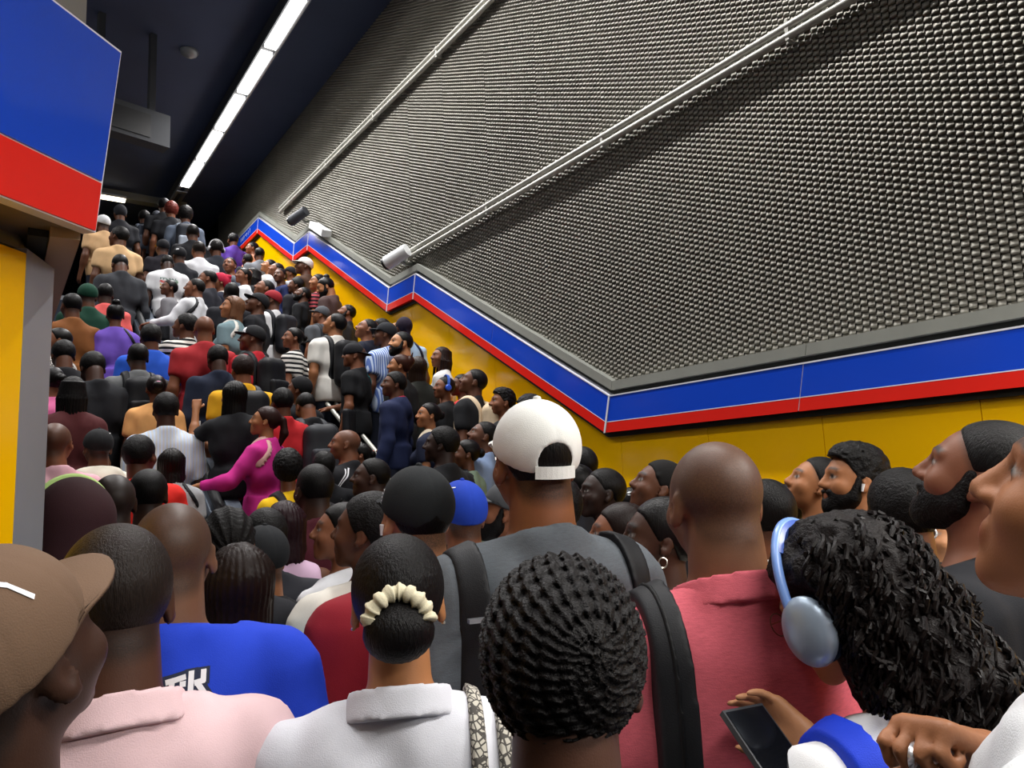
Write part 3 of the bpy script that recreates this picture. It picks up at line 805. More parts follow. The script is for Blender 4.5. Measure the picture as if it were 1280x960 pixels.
def hand_prims(S, wrist, d, nrm, side, curl=0.35, spread=0.1, s=1.0, grip=False):
    """d: along the hand, nrm: out of the palm, side: +1 right hand"""
    d = _n(d); nrm = np.array(nrm, float); nrm = _n(nrm - d * np.dot(nrm, d)); u = np.cross(d, nrm) * side   # u: towards the thumb
    w = np.array(wrist, float)
    P = lambda a, b, c: w + (d * a + u * b + nrm * c) * s
    S.cone(P(-.01, 0, 0), P(.03, 0, 0), .026 * s, .027 * s, .015, sq=(nrm, .72))
    for b in (-.027, -.009, .009, .027): S.cone(P(.03, b * .75, 0), P(.088, b, 0), .0155 * s, .0125 * s, .012)
    S.cone(P(.03, .012, .006), P(.055, .022, .012), .018 * s, .014 * s, .014)
    for i, (b, L) in enumerate(((.029, .070), (.0095, .080), (-.0105, .074), (-.029, .058))):
        a0 = P(.088, b, 0); ang = curl * (0.8 + 0.12 * i); sp = spread * (1.5 - i) / 1.5; cur = a0
        for j, fr in enumerate((.42, .32, .26)):
            dirn = d * math.cos(ang) + nrm * math.sin(ang) + u * sp * 0.5
            nx = cur + _n(dirn) * L * fr * s
            S.cone(cur, nx, (.0088 - .0008 * j) * s, (.0082 - .0008 * j) * s, .003); cur = nx; ang += curl * 1.15
    a0 = P(.028, .030, .010); tv = [(.6, .75, .25), (.85, .35, .45), (.9, .05, .5)] if not grip else [(.6, .55, .6), (.7, .0, .9), (.6, -.3, .8)]
    cur = a0
    for j, (t, L) in enumerate(zip(tv, (.040, .032, .026))):
        nx = cur + _n(d * t[0] + u * t[1] + nrm * t[2]) * L * s
        S.cone(cur, nx, (.0115 - .001 * j) * s, (.0105 - .001 * j) * s, .004); cur = nx

DOWN = {'L': ((-.240, -.035, 1.085), (-.258, .035, .845)), 'R': ((.240, -.035, 1.085), (.258, .035, .845))}
class Pose:
    def __init__(self, pitch=6, yaw=0, roll=0, L=None, R=None, f=False, bulk=1.0, hs=1.0, fine=.0078, coarse=.021, curl=.35, hL=None, hR=None, sh=0.0, neck=1.0, grip=False, handfine=None):
        self.f = f; self.bulk = bulk; self.fine = fine; self.coarse = coarse; self.curl = curl; self.neck = neck; self.grip = grip
        self.hs = hs * (.955 if f else 1.0); self.handfine = handfine
        self.piv = np.array((0, -.012 + sh, 1.495)); self.HR = rotm(pitch, yaw, roll)
        self.ho = self.piv + self.HR @ np.array((0, .022, .105)) * 1.0
        sw = (.163 if f else .188) * (1 + (bulk - 1) * .7)
        self.sh = {-1: np.array((-sw, -.020, 1.362)), 1: np.array((sw, -.020, 1.362))}
        self.arm = {}
        for s, a, key in ((-1, L, 'L'), (1, R, 'R')):
            e, w = a or DOWN[key]
            e = np.array(e, float); w = np.array(w, float)
            if a is None: e[0] += s * (sw - .188); w[0] += s * (sw - .188)
            self.arm[s] = (e, w)
        self.hand = {-1: hL, 1: hR}
        self.raised = {-1: L is not None, 1: R is not None}
    def hmat(self):
        m = Matrix.Identity(4)
        for i in range(3):
            for j in range(3): m[i][j] = self.HR[i][j] * self.hs
        m.translation = Vector(self.ho); return m
def torso_prims(S, P, g=0.0):
    """g: how far cloth stands off the skin"""
    b = P.bulk; f = P.f; sw = P.sh[1][0]
    if not f:
        S.ell((0, -.012, 1.255), (.170 * b + g, .108 * b + g, .205 + g), 0)
        S.ell((0, .004 * b, 1.06), (.152 * b + g, .108 * b * b + g, .19 + g), .05)
        S.ell((0, -.012, .93), (.165 * b + g, .118 * b + g, .13 + g), .05)
    else:
        S.ell((0, -.015, 1.26), (.148 * b + g, .096 * b + g, .19 + g), 0)
        S.ell((0, .0, 1.07), (.126 * b + g, .093 * b + g, .17 + g), .05)
        S.ell((0, -.018, .92), (.172 * b + g, .122 * b + g, .14 + g), .05)
        for s in (-1, 1): S.ell((s * .068, .070 * b, 1.235), (.066 + g, .055 + g, .062 + g), .03)
    for s in (-1, 1):
        S.cone((s * .03, -.030, 1.415), P.sh[s] + np.array((-s * .012, -.004, .004)), .050 + g, .052 * (1 if not f else .88) * (.6 + .4 * b) + g, .05)
        S.cone((s * .085, -.05, 1.34), (s * .10, -.05, 1.20), .07 + g, .075 + g, .05)         # shoulder blades
def arm_prims(S, P, g=0.0, upto=2.0, hands=True, start=0.0):
    k = (.88 if P.f else 1.0) * (.55 + .45 * P.bulk)
    for s in (-1, 1):
        e, w = P.arm[s]; sh = P.sh[s]
        u = min(1.0, upto)
        S.cone(sh, sh + (e - sh) * .45, .053 * k + g * .9, .050 * k + g * .9, .035)
        S.cone(sh, sh + (e - sh) * u, .050 * k + g * .9, (.050 + (.041 - .050) * u) * k + g * (1.25 if upto < 1 else 1.0), .03, flat=(upto < 1))
        if upto > 1:
            v = upto - 1
            S.cone(e, e + (w - e) * min(.4, v), .041 * k + g, .043 * k + g, .02)
            S.cone(e, e + (w - e) * v, .041 * k + g, (.041 + (.027 - .041) * v) * k + g, .02, flat=(upto < 2))
        if hands:
            h = P.hand[s]; d = (w - e) if h is None else np.array(h[0]); nrm = (-s, .1, 0) if h is None else h[1]
            hand_prims(S, w, d, nrm, s, P.curl if h is None or len(h) < 3 else h[2], s=(.9 if P.f else 1.0), grip=P.grip and P.raised[s])
LEG = {-1: ((-.088, -.01, .90), (-.105, .012, .50), (-.11, -.025, .09)), 1: ((.088, -.01, .90), (.105, .012, .50), (.11, -.025, .09))}
def leg_prims(S, P, g=0.0, feet=True):
    k = 1.0 if P.f else 1.0
    for s in (-1, 1):
        h, kn, a = LEG[s]
        S.cone(h, kn, .088 * P.bulk + g, .058 + g, .03); S.cone(kn, a, .058 + g, .038 + g * 1.4, .03)
        if feet: S.cone((a[0], -.045, .045), (a[0] + s * .012, .13, .032), .036, .030, .02)
def body_axes(P, top=True, lohi=None):
    h, f = P.coarse, P.fine; ho = P.ho; hf = P.handfine
    wx = [(ho[0] - .10, ho[0] + .10, f)]; wy = [(ho[1] - .125, ho[1] + .13, f)]; wz = [(ho[2] - .135, ho[2] + .135, f)]
    xs = [-.36, .36]; ys = [-.22, .22]
    for s in (-1, 1):
        e, w = P.arm[s]; hh = P.hand[s]; d = _n((w - e) if hh is None else np.array(hh[0]))
        c = w + d * .08; r = .115; hf_ = hf or (.0075 if P.raised[s] else .0145)
        for i, ww in enumerate((wx, wy, wz)): ww.append((c[i] - r, c[i] + r, hf_))
        xs += [c[0] - .16, c[0] + .16, e[0] - .08, e[0] + .08]; ys += [c[1] - .16, c[1] + .16, e[1] - .09, e[1] + .09]
    zt = max(ho[2] + .2, max(P.arm[s][1][2] for s in (-1, 1)) + .25)
    return axis(min(xs), max(xs), h, wx), axis(min(ys), max(ys), h, wy), axis(-.03, zt, h, wz)
def neck_prim(S, P, g=0.0):
    k = (.85 if P.f else 1.0) * P.neck * (.7 + .3 * P.bulk)
    a = np.array((0, -.03, 1.40)); b = P.ho + P.HR @ np.array((0, -.028, -.06)) * P.hs
    S.cone(a, b, .064 * k + g, .056 * k + g, .025)
    if not P.f and P.bulk >= 1.0: S.cone((0, -.055, 1.40), P.ho + P.HR @ np.array((0, -.055, -.045)) * P.hs, .05 * k + g, .045 * k + g, .03)
def body_mesh(P):
    ax = body_axes(P); S = SDF(*ax)
    torso_prims(S, P); neck_prim(S, P); arm_prims(S, P); leg_prims(S, P)
    H = SDF(*ax); H.frame(P.HR, P.ho, P.hs); head_prims(H, P.f)
    S.F = smin(S.F, H.F, .022)
    me, V = S.mesh('body')
    L = (V - P.ho) @ P.HR / P.hs                     # head coordinates of every vertex
    x, y, z = L[:, 0], L[:, 1], L[:, 2]; ax_ = np.abs(x); on = (y > .05) & (np.abs(z) < .12) & (ax_ < .08)
    m = np.zeros((len(V), 4), np.float32)
    sm = lambda d, w: np.clip(.5 - d / w, 0, 1)
    m[:, 0] = np.where(on & (y > .075), sm(np.hypot(x / .026, (z + .0585) / .0155) - 1, .35), 0)
    brow = np.where(on, sm(np.maximum(np.abs(z - .036 - .006 * np.sin(ax_ * 60)) - .0052, np.abs(ax_ - .031) - .021), .005), 0)
    er = np.hypot((ax_ - .031) / .0150, (z - .012) / .0052)
    m[:, 2] = np.where(on, sm(er - 1, .5), 0)
    iris = np.where(on, sm(np.hypot(ax_ - .031, z - .012) - .0085, .005), 0)
    lid = np.where(on, sm(np.abs(er - 1.2) - .12, .25) * (z > .011), 0)
    m[:, 1] = np.clip(brow * .9 + iris + lid * .7, 0, 1)
    zl = np.interp(y, *ZLINE); near = (z > -.08) & (np.abs(x) < .085) & (y < .1) & (y > -.14)
    m[:, 3] = np.where(near, np.clip((z - zl + .006) / .026, 0, 1), 0)
    a = me.attributes.new('mask', 'FLOAT_COLOR', 'POINT'); a.data.foreach_set('color', m.ravel())
    return me
def folds(S, amp, seed=0, sc=1.0):
    x, y, z = (S.ax[0][:, None, None], S.ax[1][None, :, None], S.ax[2][None, None, :])
    n = vnoise(x * 1.2 + seed * 3.1, y * 1.2, z * .55 + seed, 9 * sc) + .5 * vnoise(x + seed, y, z * .5, 22 * sc)
    S.F += (n * amp * 2).astype(np.float32)
def shirt_mesh(P, sleeve=.62, hem=.82, neckr=.072, g=.016, res=.0145, amp=.011, seed=0, hood=False):
    xs = [-.34, .34]; ys = [-.24, .24]; zt = 1.52
    for s in (-1, 1):
        e, w = P.arm[s]
        for q in ((e,) if sleeve <= 1 else (e, w)): xs += [q[0] - .09, q[0] + .09]; ys += [q[1] - .09, q[1] + .09]; zt = max(zt, q[2] + .09)
    S = SDF(axis(min(xs), max(xs), res), axis(min(ys), max(ys), res), axis(hem - .03, zt, res))
    torso_prims(S, P, g)
    neck_prim_low = (.064 * (.85 if P.f else 1.0) * P.neck)
    S.cone((0, -.03, 1.36), (0, -.028, 1.45), .075, neck_prim_low * (.7 + .3 * P.bulk) + .014, .04)
    if not P.f and P.bulk >= 1.0: S.cone((0, -.055, 1.36), (0, -.058, 1.45), .06 * P.neck * (.7 + .3 * P.bulk) + g, .052 * P.neck * (.7 + .3 * P.bulk) + g, .03)
    hw = (.176 if P.f else .172) * P.bulk + g; hd = .128 * P.bulk + g
    S.cone((0, -.012, 1.04), (0, -.012, hem - .02), hw * .93, hw, .05, sq=((0, 1, 0), hd / hw), flat=True)
    if sleeve > 0: arm_prims(S, P, g * .9, sleeve, False)
    folds(S, amp, seed)
    x, y, z = S.ax[0][:, None, None], S.ax[1][None, :, None], S.ax[2][None, None, :]
    if sleeve == 0:                                    # sleeveless: cut off at the shoulder
        S.F = np.maximum(S.F, (np.abs(x) - P.sh[1][0] + .012).astype(np.float32))
    S.F = np.maximum(S.F, hem - z)
    keep = z - (1.452 - y * .38)                       # neckline slopes down to the front
    S.F = np.where((np.abs(x) < .13) & (z > 1.36), smax(S.F, keep.astype(np.float32), .008), S.F)
    if hood:
        S.cone((-.085, -.085, 1.43), (.085, -.085, 1.43), .048, .048, .03); S.ell((0, -.125, 1.37), (.095, .05, .085), .03)
        S.cone((-.095, -.06, 1.44), (-.07, .07, 1.40), .035, .02, .02); S.cone((.095, -.06, 1.44), (.07, .07, 1.40), .035, .02, .02)
    me, V = S.mesh('shirt', 1); return me
def trouser_mesh(P):
    S = SDF(axis(-.3, .3, .022), axis(-.22, .22, .022), axis(.05, 1.02, .024))
    S.ell((0, -.012, .93), (.172 * P.bulk + .004, .126 * P.bulk + .004, .12), 0); leg_prims(S, P, .014, False)
    z = S.ax[2][None, None, :]; S.F = np.maximum(S.F, np.maximum(.09 - z, z - .985))
    return S.mesh('trousers', 1)[0]
def shoe_mesh(s):
    S = SDF(axis(-.2, .2, .014), axis(-.15, .24, .014), axis(-.02, .2, .014)); a = LEG[s][2]
    S.cone((a[0], -.05, .055), (a[0] + s * .012, .13, .042), .05, .044, .02); S.cone((a[0], -.03, .07), (a[0], -.025, .13), .048, .046, .03)
    z = S.ax[2][None, None, :]; S.F = np.maximum(S.F, np.maximum(.0 - z, z - .13)); return S.mesh('shoe', 1)[0]
# ------------------------------------------------------------------ hair and headwear, in head axes
def hgrid(lo, hi, h): return SDF(*(axis(lo[i], hi[i], h) for i in range(3)))
def scalp(S, off, up=0.0, wide=0.0, line=0.0, soft=.004, back=0.0, thin=0.0):
    S.ell((0, -.016 - back, .034 + up * .5), (.0745 + off + wide, .0965 + off, .086 + off + up * .5), 0)
    y, z = S.ax[1][None, :, None], S.ax[2][None, None, :]
    zl = np.interp(S.ax[1], *ZLINE)[None, :, None] + line
    S.F = smax(S.F, (zl - z).astype(np.float32) * np.ones_like(S.F), soft)
    if thin: S.F += (thin * (1 - np.clip((z - zl) / .03, 0, 1)) ** 2).astype(np.float32)
def curls(S, amp, sc, seed=0):
    x, y, z = S.ax[0][:, None, None], S.ax[1][None, :, None], S.ax[2][None, None, :]
    S.F += (np.abs(vnoise(x + seed, y, z, sc)) * 2 * amp - amp * .5).astype(np.float32)
HAIR = {}
def hair_shape(kind):
    if kind in HAIR: return HAIR[kind]
    h = .0060
    if kind == 'fade':
        S = hgrid((-.1, -.14, -.1), (.1, .11, .15), h); scalp(S, .006, .006, thin=.009)
    elif kind == 'short':
        S = hgrid((-.11, -.15, -.1), (.11, .12, .16), h); scalp(S, .011, .008, soft=.008); curls(S, .004, 90)
    elif kind == 'afro':
        S = hgrid((-.14, -.17, -.1), (.14, .14, .2), h); scalp(S, .026, .025, soft=.02); curls(S, .009, 60)
    elif kind == 'bigafro':
        S = hgrid((-.18, -.21, -.14), (.18, .16, .23), .0065); scalp(S, .05, .035, line=-.025, soft=.03); curls(S, .014, 45)
    elif kind == 'hightop':
        S = hgrid((-.13, -.16, -.1), (.13, .15, .2), h); scalp(S, .005, .006); S.ell((0, .0, .085), (.075, .095, .062), .02); curls(S, .012, 60)
        y, z = S.ax[1][None, :, None], S.ax[2][None, None, :]; S.F = np.maximum(S.F, (np.interp(S.ax[1], *ZLINE)[None, :, None] - z).astype(np.float32))
    elif kind in ('bun', 'topbun', 'ponytail', 'sleek', 'clip'):
        S = hgrid((-.12, -.24, -.32), (.12, .12, .21), h); scalp(S, .009, .006, line=-.004, soft=.01)
        if kind == 'bun': S.ell((0, -.125, .035), (.043, .036, .04), .012)
        if kind == 'topbun': S.ell((0, -.055, .135), (.042, .042, .036), .014)
        if kind == 'ponytail':
            S.ell((0, -.115, .05), (.024, .03, .024), .02); S.cone((0, -.14, .04), (0, -.165, -.06), .026, .032, .02); S.cone((0, -.165, -.06), (0, -.14, -.2), .032, .012, .02)
        if kind == 'clip':
            S.ell((0, -.10, .075), (.05, .045, .05), .02); S.cone((-.03, -.10, .10), (-.04, -.11, .16), .016, .006, .01); S.cone((.03, -.10, .10), (.045, -.11, .15), .016, .006, .01)
    elif kind == 'lowbun':                            # hair drawn down over a heavy low knot
        S = hgrid((-.12, -.2, -.14), (.12, .12, .16), .0042); scalp(S, .010, .004, line=-.006, soft=.01)
        S.ell((0, -.125, -.022), (.060, .042, .050), .012)
        x, y, z = S.ax[0][:, None, None], S.ax[1][None, :, None], S.ax[2][None, None, :]
        S.F += (.0008 * np.sin(np.arctan2(x, z - .06) * 60)).astype(np.float32)
    elif kind in ('bob', 'long'):
        zb = -.13 if kind == 'bob' else -.30
        S = hgrid((-.14, -.17, zb - .06), (.14, .12, .15), .0065); scalp(S, .014, .006, soft=.01)
        S.cone((0, -.045, .02), (0, -.062, zb), .082, .085 if kind == 'bob' else .075, .03, sq=((0, 1, 0), .72))
        for s in (-1, 1): S.cone((s * .06, -.01, .05), (s * .075, -.01, zb + .03), .035, .03, .03)
        S.ell((0, .085, -.06), (.066, .085, .12), .012, 'cut'); S.ell((0, 0.02, -.16), (.058, .07, .10), .01, 'cut')
        x, y, z = S.ax[0][:, None, None], S.ax[1][None, :, None], S.ax[2][None, None, :]
        S.F += (.0035 * np.sin(np.arctan2(x, -y + .02) * 42 + 3 * vnoise(x, y, z * .2, 30))).astype(np.float32)
        S.F = np.maximum(S.F, (zb - .02 + .012 * np.sin(x * 90) - z).astype(np.float32))
    elif kind in ('braids', 'dreads'):
        S = hgrid((-.14, -.17, -.36), (.14, .12, .15), .006); scalp(S, .009, .006, soft=.008)
        rs = random.Random(3); n = 22; r0 = .0085 if kind == 'braids' else .012; L = -.33 if kind == 'braids' else -.2
        for i in range(n):
            a = math.radians(-112 + 224 * i / (n - 1)); ca, sa = math.sin(a), -math.cos(a)
            for lv, rr in ((.085, 1.0), (.03, 1.06)):
                p0 = (ca * .072 * rr, -.016 + sa * .094 * rr, lv); p1 = (ca * .092 * rr, -.012 + sa * .112 * rr, -.04)
                e = L + rs.uniform(-.02, .05); p2 = (ca * .085 * rr + rs.uniform(-.01, .01), -.018 + sa * .105, e)
                S.cone(p0, p1, r0, r0, .003); S.cone(p1, p2, r0, r0 * .7, .003)
    elif kind == 'cornrows':
        S = hgrid((-.11, -.15, -.12), (.11, .12, .15), .0042); scalp(S, .008, .004, soft=.006)
        x, y, z = S.ax[0][:, None, None], S.ax[1][None, :, None], S.ax[2][None, None, :]
        a = np.arctan2(x, z - .0 + .02); S.F += (.006 * np.abs(np.sin(a * 11)) - .003 + .0014 * np.sin(y * 420)).astype(np.float32)
        for s in (-3, -2, -1, 0, 1, 2, 3): S.cone((s * .014, -.10, -.03), (s * .018, -.10, -.11), .007, .005, .003)
    elif kind == 'spiralrows':                        # plaits winding round the crown of the head
        S = hgrid((-.12, -.15, -.14), (.12, .12, .16), .0032); scalp(S, .016, .004, line=-.045, soft=.006)
        x, y, z = S.ax[0][:, None, None], S.ax[1][None, :, None], S.ax[2][None, None, :]
        cx, cy, cz = .045, -.09, .05                # whorl at the back of the crown
        r = np.sqrt((x - cx) ** 2 + (y - cy) ** 2 + (z - cz) ** 2); a = np.arctan2(x - cx, z - cz)
        row = r * 62 + a * .9
        plait = np.sin(row * math.pi); S.F += (-.0062 * np.sqrt(np.abs(plait)) + .003 + .0032 * np.sin(a * (10 + r * 260) + np.floor(row) * 2.2)).astype(np.float32)
        S.F += (.0016 * vnoise(x, y, z, 260)).astype(np.float32)
    elif kind == 'curlylong':
        S = hgrid((-.24, -.26, -.36), (.24, .14, .2), .006); scalp(S, .022, .012, soft=.02)
        S.cone((0, -.055, .03), (0, -.088, -.155), .100, .106, .05); S.ell((0, .09, -.05), (.07, .075, .14), .015, 'cut'); S.ell((0, .05, -.18), (.06, .09, .12), .01, 'cut')
        curls(S, .017, 32); curls(S, .008, 75, 5)
        for s in (-1, 1): S.ell((s * .125, .022, -.012), (.06, .066, .075), .012, 'cut')
        rs = random.Random(11)
        for i in range(46):                            # loose spiral locks
            a = math.radians(rs.uniform(-85, 85)); R = rs.uniform(.085, .125); z0 = rs.uniform(-.16, .0); L = rs.uniform(.10, .19); ph = rs.uniform(0, 6.28); q = None
            for j in range(15):
                t = j / 14; an = ph + t * 13; rr = .011
                p = (math.sin(a) * (R + .012 * t) + rr * math.cos(an), -.06 - math.cos(a) * (R * .95) + rr * math.sin(an), z0 - L * t)
                if q is not None: S.cone(q, p, .0065 * (1 - .5 * t), .006 * (1 - .5 * t), .002)
                q = p
    elif kind == 'beard':
        S = hgrid((-.1, -.06, -.16), (.1, .15, .06), h)
        S.ell((0, .034, -.055), (.066, .066, .055), 0); S.ell((0, .072, -.096), (.034, .03, .03), .03)
        for s in (-1, 1): S.cone((s * .066, .012, .015), (s * .060, .02, -.05), .013, .02, .02)
        S.cone((-.026, .094, -.042), (.026, .094, -.042), .0085, .0085, .01)
        S.ell((0, .10, -.0585), (.022, .02, .010), .004, 'cut'); S.ell((0, .115, -.005), (.045, .05, .032), .01, 'cut')
        S.ell((0, .03, -.17), (.07, .09, .045), .01, 'cut'); curls(S, .003, 120)
    elif kind == 'durag':
        S = hgrid((-.11, -.24, -.2), (.11, .12, .15), h); scalp(S, .009, .006, line=.004)
        S.cone((0, -.10, -.02), (.01, -.13, -.16), .022, .03, .02, sq=((0, 1, 0), .5)); S.cone((-.07, .03, .05), (.07, .03, .05), .01, .01, .01)
    elif kind in ('scarf', 'hood'):
        S = hgrid((-.14, -.2, -.2), (.14, .13, .2), h); scalp(S, .017, .016, line=-.012, soft=.012)
        if kind == 'scarf': S.ell((.02, -.115, .07), (.045, .035, .04), .02); S.ell((-.01, -.10, .115), (.05, .04, .03), .02); folds(S, .004, 2, 2.2)
        else:
            S.cone((0, -.05, .03), (0, -.06, -.14), .10, .115, .05); S.ell((0, .12, -.03), (.07, .13, .105), .015, 'cut'); S.ell((0, .02, -.1), (.06, .085, .16), .02, 'cut')
    elif kind == 'beanie':
        S = hgrid((-.12, -.16, -.08), (.12, .13, .17), h); scalp(S, .014, .014, line=-.002, soft=.01)
    else: raise KeyError(kind)
    HAIR[kind] = S.mesh('hair', 1)[0]; return HAIR[kind]
# caps: crown, peak and button (front at +y)
def cap_parts(hole=False):
    key = 'cap' + str(hole)
    if key in HAIR: return HAIR[key]
    S = hgrid((-.11, -.14, -.02), (.11, .13, .16), .005); S.ell((0, -.012, .040), (.089, .108, .098), 0)
    x, y, z = S.ax[0][:, None, None], S.ax[1][None, :, None], S.ax[2][None, None, :]
    S.F = smax(S.F, (.020 + .30 * y - z + 0 * x).astype(np.float32), .004)
    a = np.arctan2(x, y + .012); S.F += (.0014 * np.exp(-(np.sin(a * 3) / .09) ** 2)).astype(np.float32) * (np.hypot(x, y + .012) > .012)
    if hole: S.ell((0, -.125, .020), (.036, .05, .036), .004, 'cut')
    crown = S.mesh('crown', 1)[0]
    V = []; Fq = []; n, mrow = 16, 8                   # peak: a curved plate with thickness
    for side in (0, 1):
        for i in range(mrow + 1):
            for j in range(n + 1):
                a = math.radians(-78 + 156 * j / n); t = i / mrow
                rx, ry = .088, .104; px = math.sin(a) * rx * (1 - .06 * t); py = -.012 + math.cos(a) * ry + t * .072 * max(0, math.cos(a)) ** .55
                pz = .040 + .016 - 3.2 * px * px - .18 * (py - .09) * t
                V.append((px, py, pz - .005 * side))
    N = (n + 1) * (mrow + 1)
    for i in range(mrow):
        for j in range(n):
            q = i * (n + 1) + j; Fq.append((q, q + 1, q + n + 2, q + n + 1)); Fq.append((N + q, N + q + n + 1, N + q + n + 2, N + q + 1))
    for j in range(n):
        q = mrow * (n + 1) + j; Fq.append((q, q + 1, N + q + 1, N + q))
    peak = mesh_from('peak', np.array(V), np.array(Fq), True)
    but = MB().lathe([(.0, .006), (.007, .004), (.009, 0), (.009, -.006)], (0, -.012, .139), 10).mesh('button', True)
    strap = None
    if hole:
        mb = MB(); pts = [(math.sin(math.radians(d)) * .0895, -.012 - math.cos(math.radians(d)) * .1085, 0) for d in range(-28, 29, 7)]
        for q, w in zip(pts, pts[1:]):
            o = lambda p, k: (p[0] * k, (p[1] + .012) * k - .012)
            a1, a2, b1, b2 = o(q, 1.0), o(w, 1.0), o(q, .96), o(w, .96)
            mb.hexa([(*a1, -.014), (*a2, -.014), (*b2, -.014), (*b1, -.014), (*a1, .010), (*a2, .010), (*b2, .010), (*b1, .010)])
        strap = mb.mesh('strap', True)
    HAIR[key] = (crown, peak, but, strap); return HAIR[key]
# ------------------------------------------------------------------ people
PD_ = {
 'N': dict(pitch=6), 'U': dict(pitch=20), 'L': dict(pitch=10, yaw=36), 'LU': dict(pitch=24, yaw=30), 'R': dict(pitch=8, yaw=-36),
 'D': dict(pitch=-26), 'DL': dict(pitch=-18, yaw=30),
 'P': dict(pitch=-14, R=((.255, .03, 1.13), (.135, .255, 1.235)), hR=((-.25, .45, .85), (-.6, -.75, .2), .25), curl=.3),
 'A': dict(pitch=12, yaw=24, L=((-.285, .10, 1.155), (-.30, .345, 1.135)), hL=((0, 1, -.15), (0, 0, -1), .45)),
 'AR': dict(pitch=10, yaw=20, R=((.275, .11, 1.15), (.20, .345, 1.12)), hR=((-.1, 1, -.15), (0, 0, -1), .45)),
 'F': dict(pitch=4, yaw=18, L=((-.27, .12, 1.28), (-.245, .20, 1.52)), hL=((.1, .25, 1), (.3, .9, -.2), 1.1), grip=True),
 'T': dict(pitch=4, yaw=18, L=((-.27, .12, 1.28), (-.245, .20, 1.52)), R=((.06, .25, 1.13), (-.16, .33, 1.27)), hL=((.1, .25, 1), (.3, .9, -.2), 1.1), hR=((-.35, .2, .9), (-.6, -.6, 0), .8), grip=True),
 'H': dict(pitch=8, yaw=30, R=((.25, .16, 1.22), (.11, .20, 1.43)), hR=((-.35, -.25, .9), (-.5, -.6, 0), .5)),
}
PO = {}; MESH = {}
def get_pose(key, f, bulk=1.0):
    k = (key, f, bulk)
    if k not in PO: PO[k] = Pose(f=f, bulk=bulk, **PD_[key])
    return PO[k]
def cached(kind, key, fn):
    k = (kind,) + key
    if k not in MESH: MESH[k] = fn()
    return MESH[k]
SKIN = {'a': '#c08a62', 'b': '#a06c48', 'c': '#80523a', 'd': '#5e3b29', 'e': '#40281d', 'g': '#2e1d17'}
BLACK = '#0e0c0c'
people = []
def strap_mesh(P, sides=(-1, 1), cx=.105, w=.026, g=.030, z0=1.02, res=.013):
    """shoulder straps lying on the shirt"""
    out = []
    for s in sides:
        S = SDF(axis(s * cx - .07, s * cx + .07, res * .8), axis(-.24, .24, res), axis(z0 - .02, 1.53, res)); torso_prims(S, P, g)
        x, z = S.ax[0][:, None, None], S.ax[2][None, None, :]
        S.F = np.maximum(np.maximum(S.F, (np.abs(x - s * cx) - w).astype(np.float32)), (z0 - z).astype(np.float32)); out.append(S.mesh('strap', 1)[0])
    return out
def cross_mesh(P, s, w=.016, g=.027, res=.013):
    """strap from one shoulder across the back to the other hip"""
    S = SDF(axis(-.28, .28, res), axis(-.25, .25, res), axis(.92, 1.53, res)); torso_prims(S, P, g)
    x, z = S.ax[0][:, None, None], S.ax[2][None, None, :]
    n = _n((.5, 0, s * .31)); d = ((x - s * .09) * n[0] + (z - 1.44) * n[2]); S.F = np.maximum(S.F, (np.abs(d) - w).astype(np.float32))
    return S.mesh('strap', 1)[0]
def collar_mesh(P, hgt=.05, flare=.014, res=.006):
    k = (.85 if P.f else 1.0) * P.neck * (.7 + .3 * P.bulk); r = .064 * k + .012
    S = SDF(axis(-.15, .15, res), axis(-.18, .14, res), axis(1.37, 1.54, res))
    S.cone((0, -.042, 1.40), (0, -.034, 1.49), r + flare + .026, r + .008, 0)
    S.cone((0, -.040, 1.36), (0, -.030, 1.53), r + .008, r - .002, .004, 'cut')
    x, y, z = S.ax[0][:, None, None], S.ax[1][None, :, None], S.ax[2][None, None, :]
    ln = 1.462 - (y + .08) * .34
    S.F = np.maximum(S.F, np.maximum(z - ln - hgt * .55, ln - hgt * .5 - z).astype(np.float32) + 0 * x)
    S.F = np.maximum(S.F, (.022 - np.abs(x) - (y < .03) * 1.0).astype(np.float32) + 0 * z)
    return S.mesh('collar', 1)[0]
def pack_mesh():
    S = SDF(axis(-.2, .2, .012), axis(-.42, -.09, .012), axis(.86, 1.5, .012)); S.rbox((0, -.225, 1.18), (.145, .085, .235), .075)
    S.cone((-.03, -.17, 1.415), (.03, -.17, 1.415), .014, .014, .01); folds(S, .008, 4); a = S.mesh('main_compartment', 1)[0]
    S = SDF(axis(-.2, .2, .011), axis(-.42, -.25, .011), axis(.9, 1.3, .011)); S.rbox((0, -.31, 1.09), (.118, .04, .12), .035); folds(S, .006, 8); b = S.mesh('front_pocket', 1)[0]
    return a, b
def wmat(root, M4):
    return Matrix.LocRotScale(root.location, root.rotation_euler, root.scale) @ M4
def sub_thing(name, root, label, cat, M4=None, group=None):
    o = bpy.data.objects.new(name, None); col.objects.link(o); o.empty_display_size = .05
    o.matrix_world = wmat(root, M4 or Matrix.Identity(4)); return tag(o, label, cat, group)
def backpack(root, P, pk, label, c='#15161a', c2=None, pocket=True, sides=(-1, 1)):
    t = sub_thing('backpack', root, label, 'backpack', group='backpacks')
    a, b = cached('pack', (), pack_mesh)
    dy = -.10 * (P.bulk - 1) + .012 * P.f
    m = Matrix.Translation((0, dy, 0)); obj('main_compartment', a, M['bag'], t, lin(c), m)
    if pocket: obj('front_pocket', b, M['bag'], t, lin(c2 or c), m)
    for me in cached('straps', pk + (sides,), lambda: strap_mesh(P, sides)): obj('strap', me, M['bag'], t, lin(c2 or c))
    return t
def unsharp(o):
    a = o.data.attributes.get('sharp_edge')
    if a: o.data.attributes.remove(a)
    return o
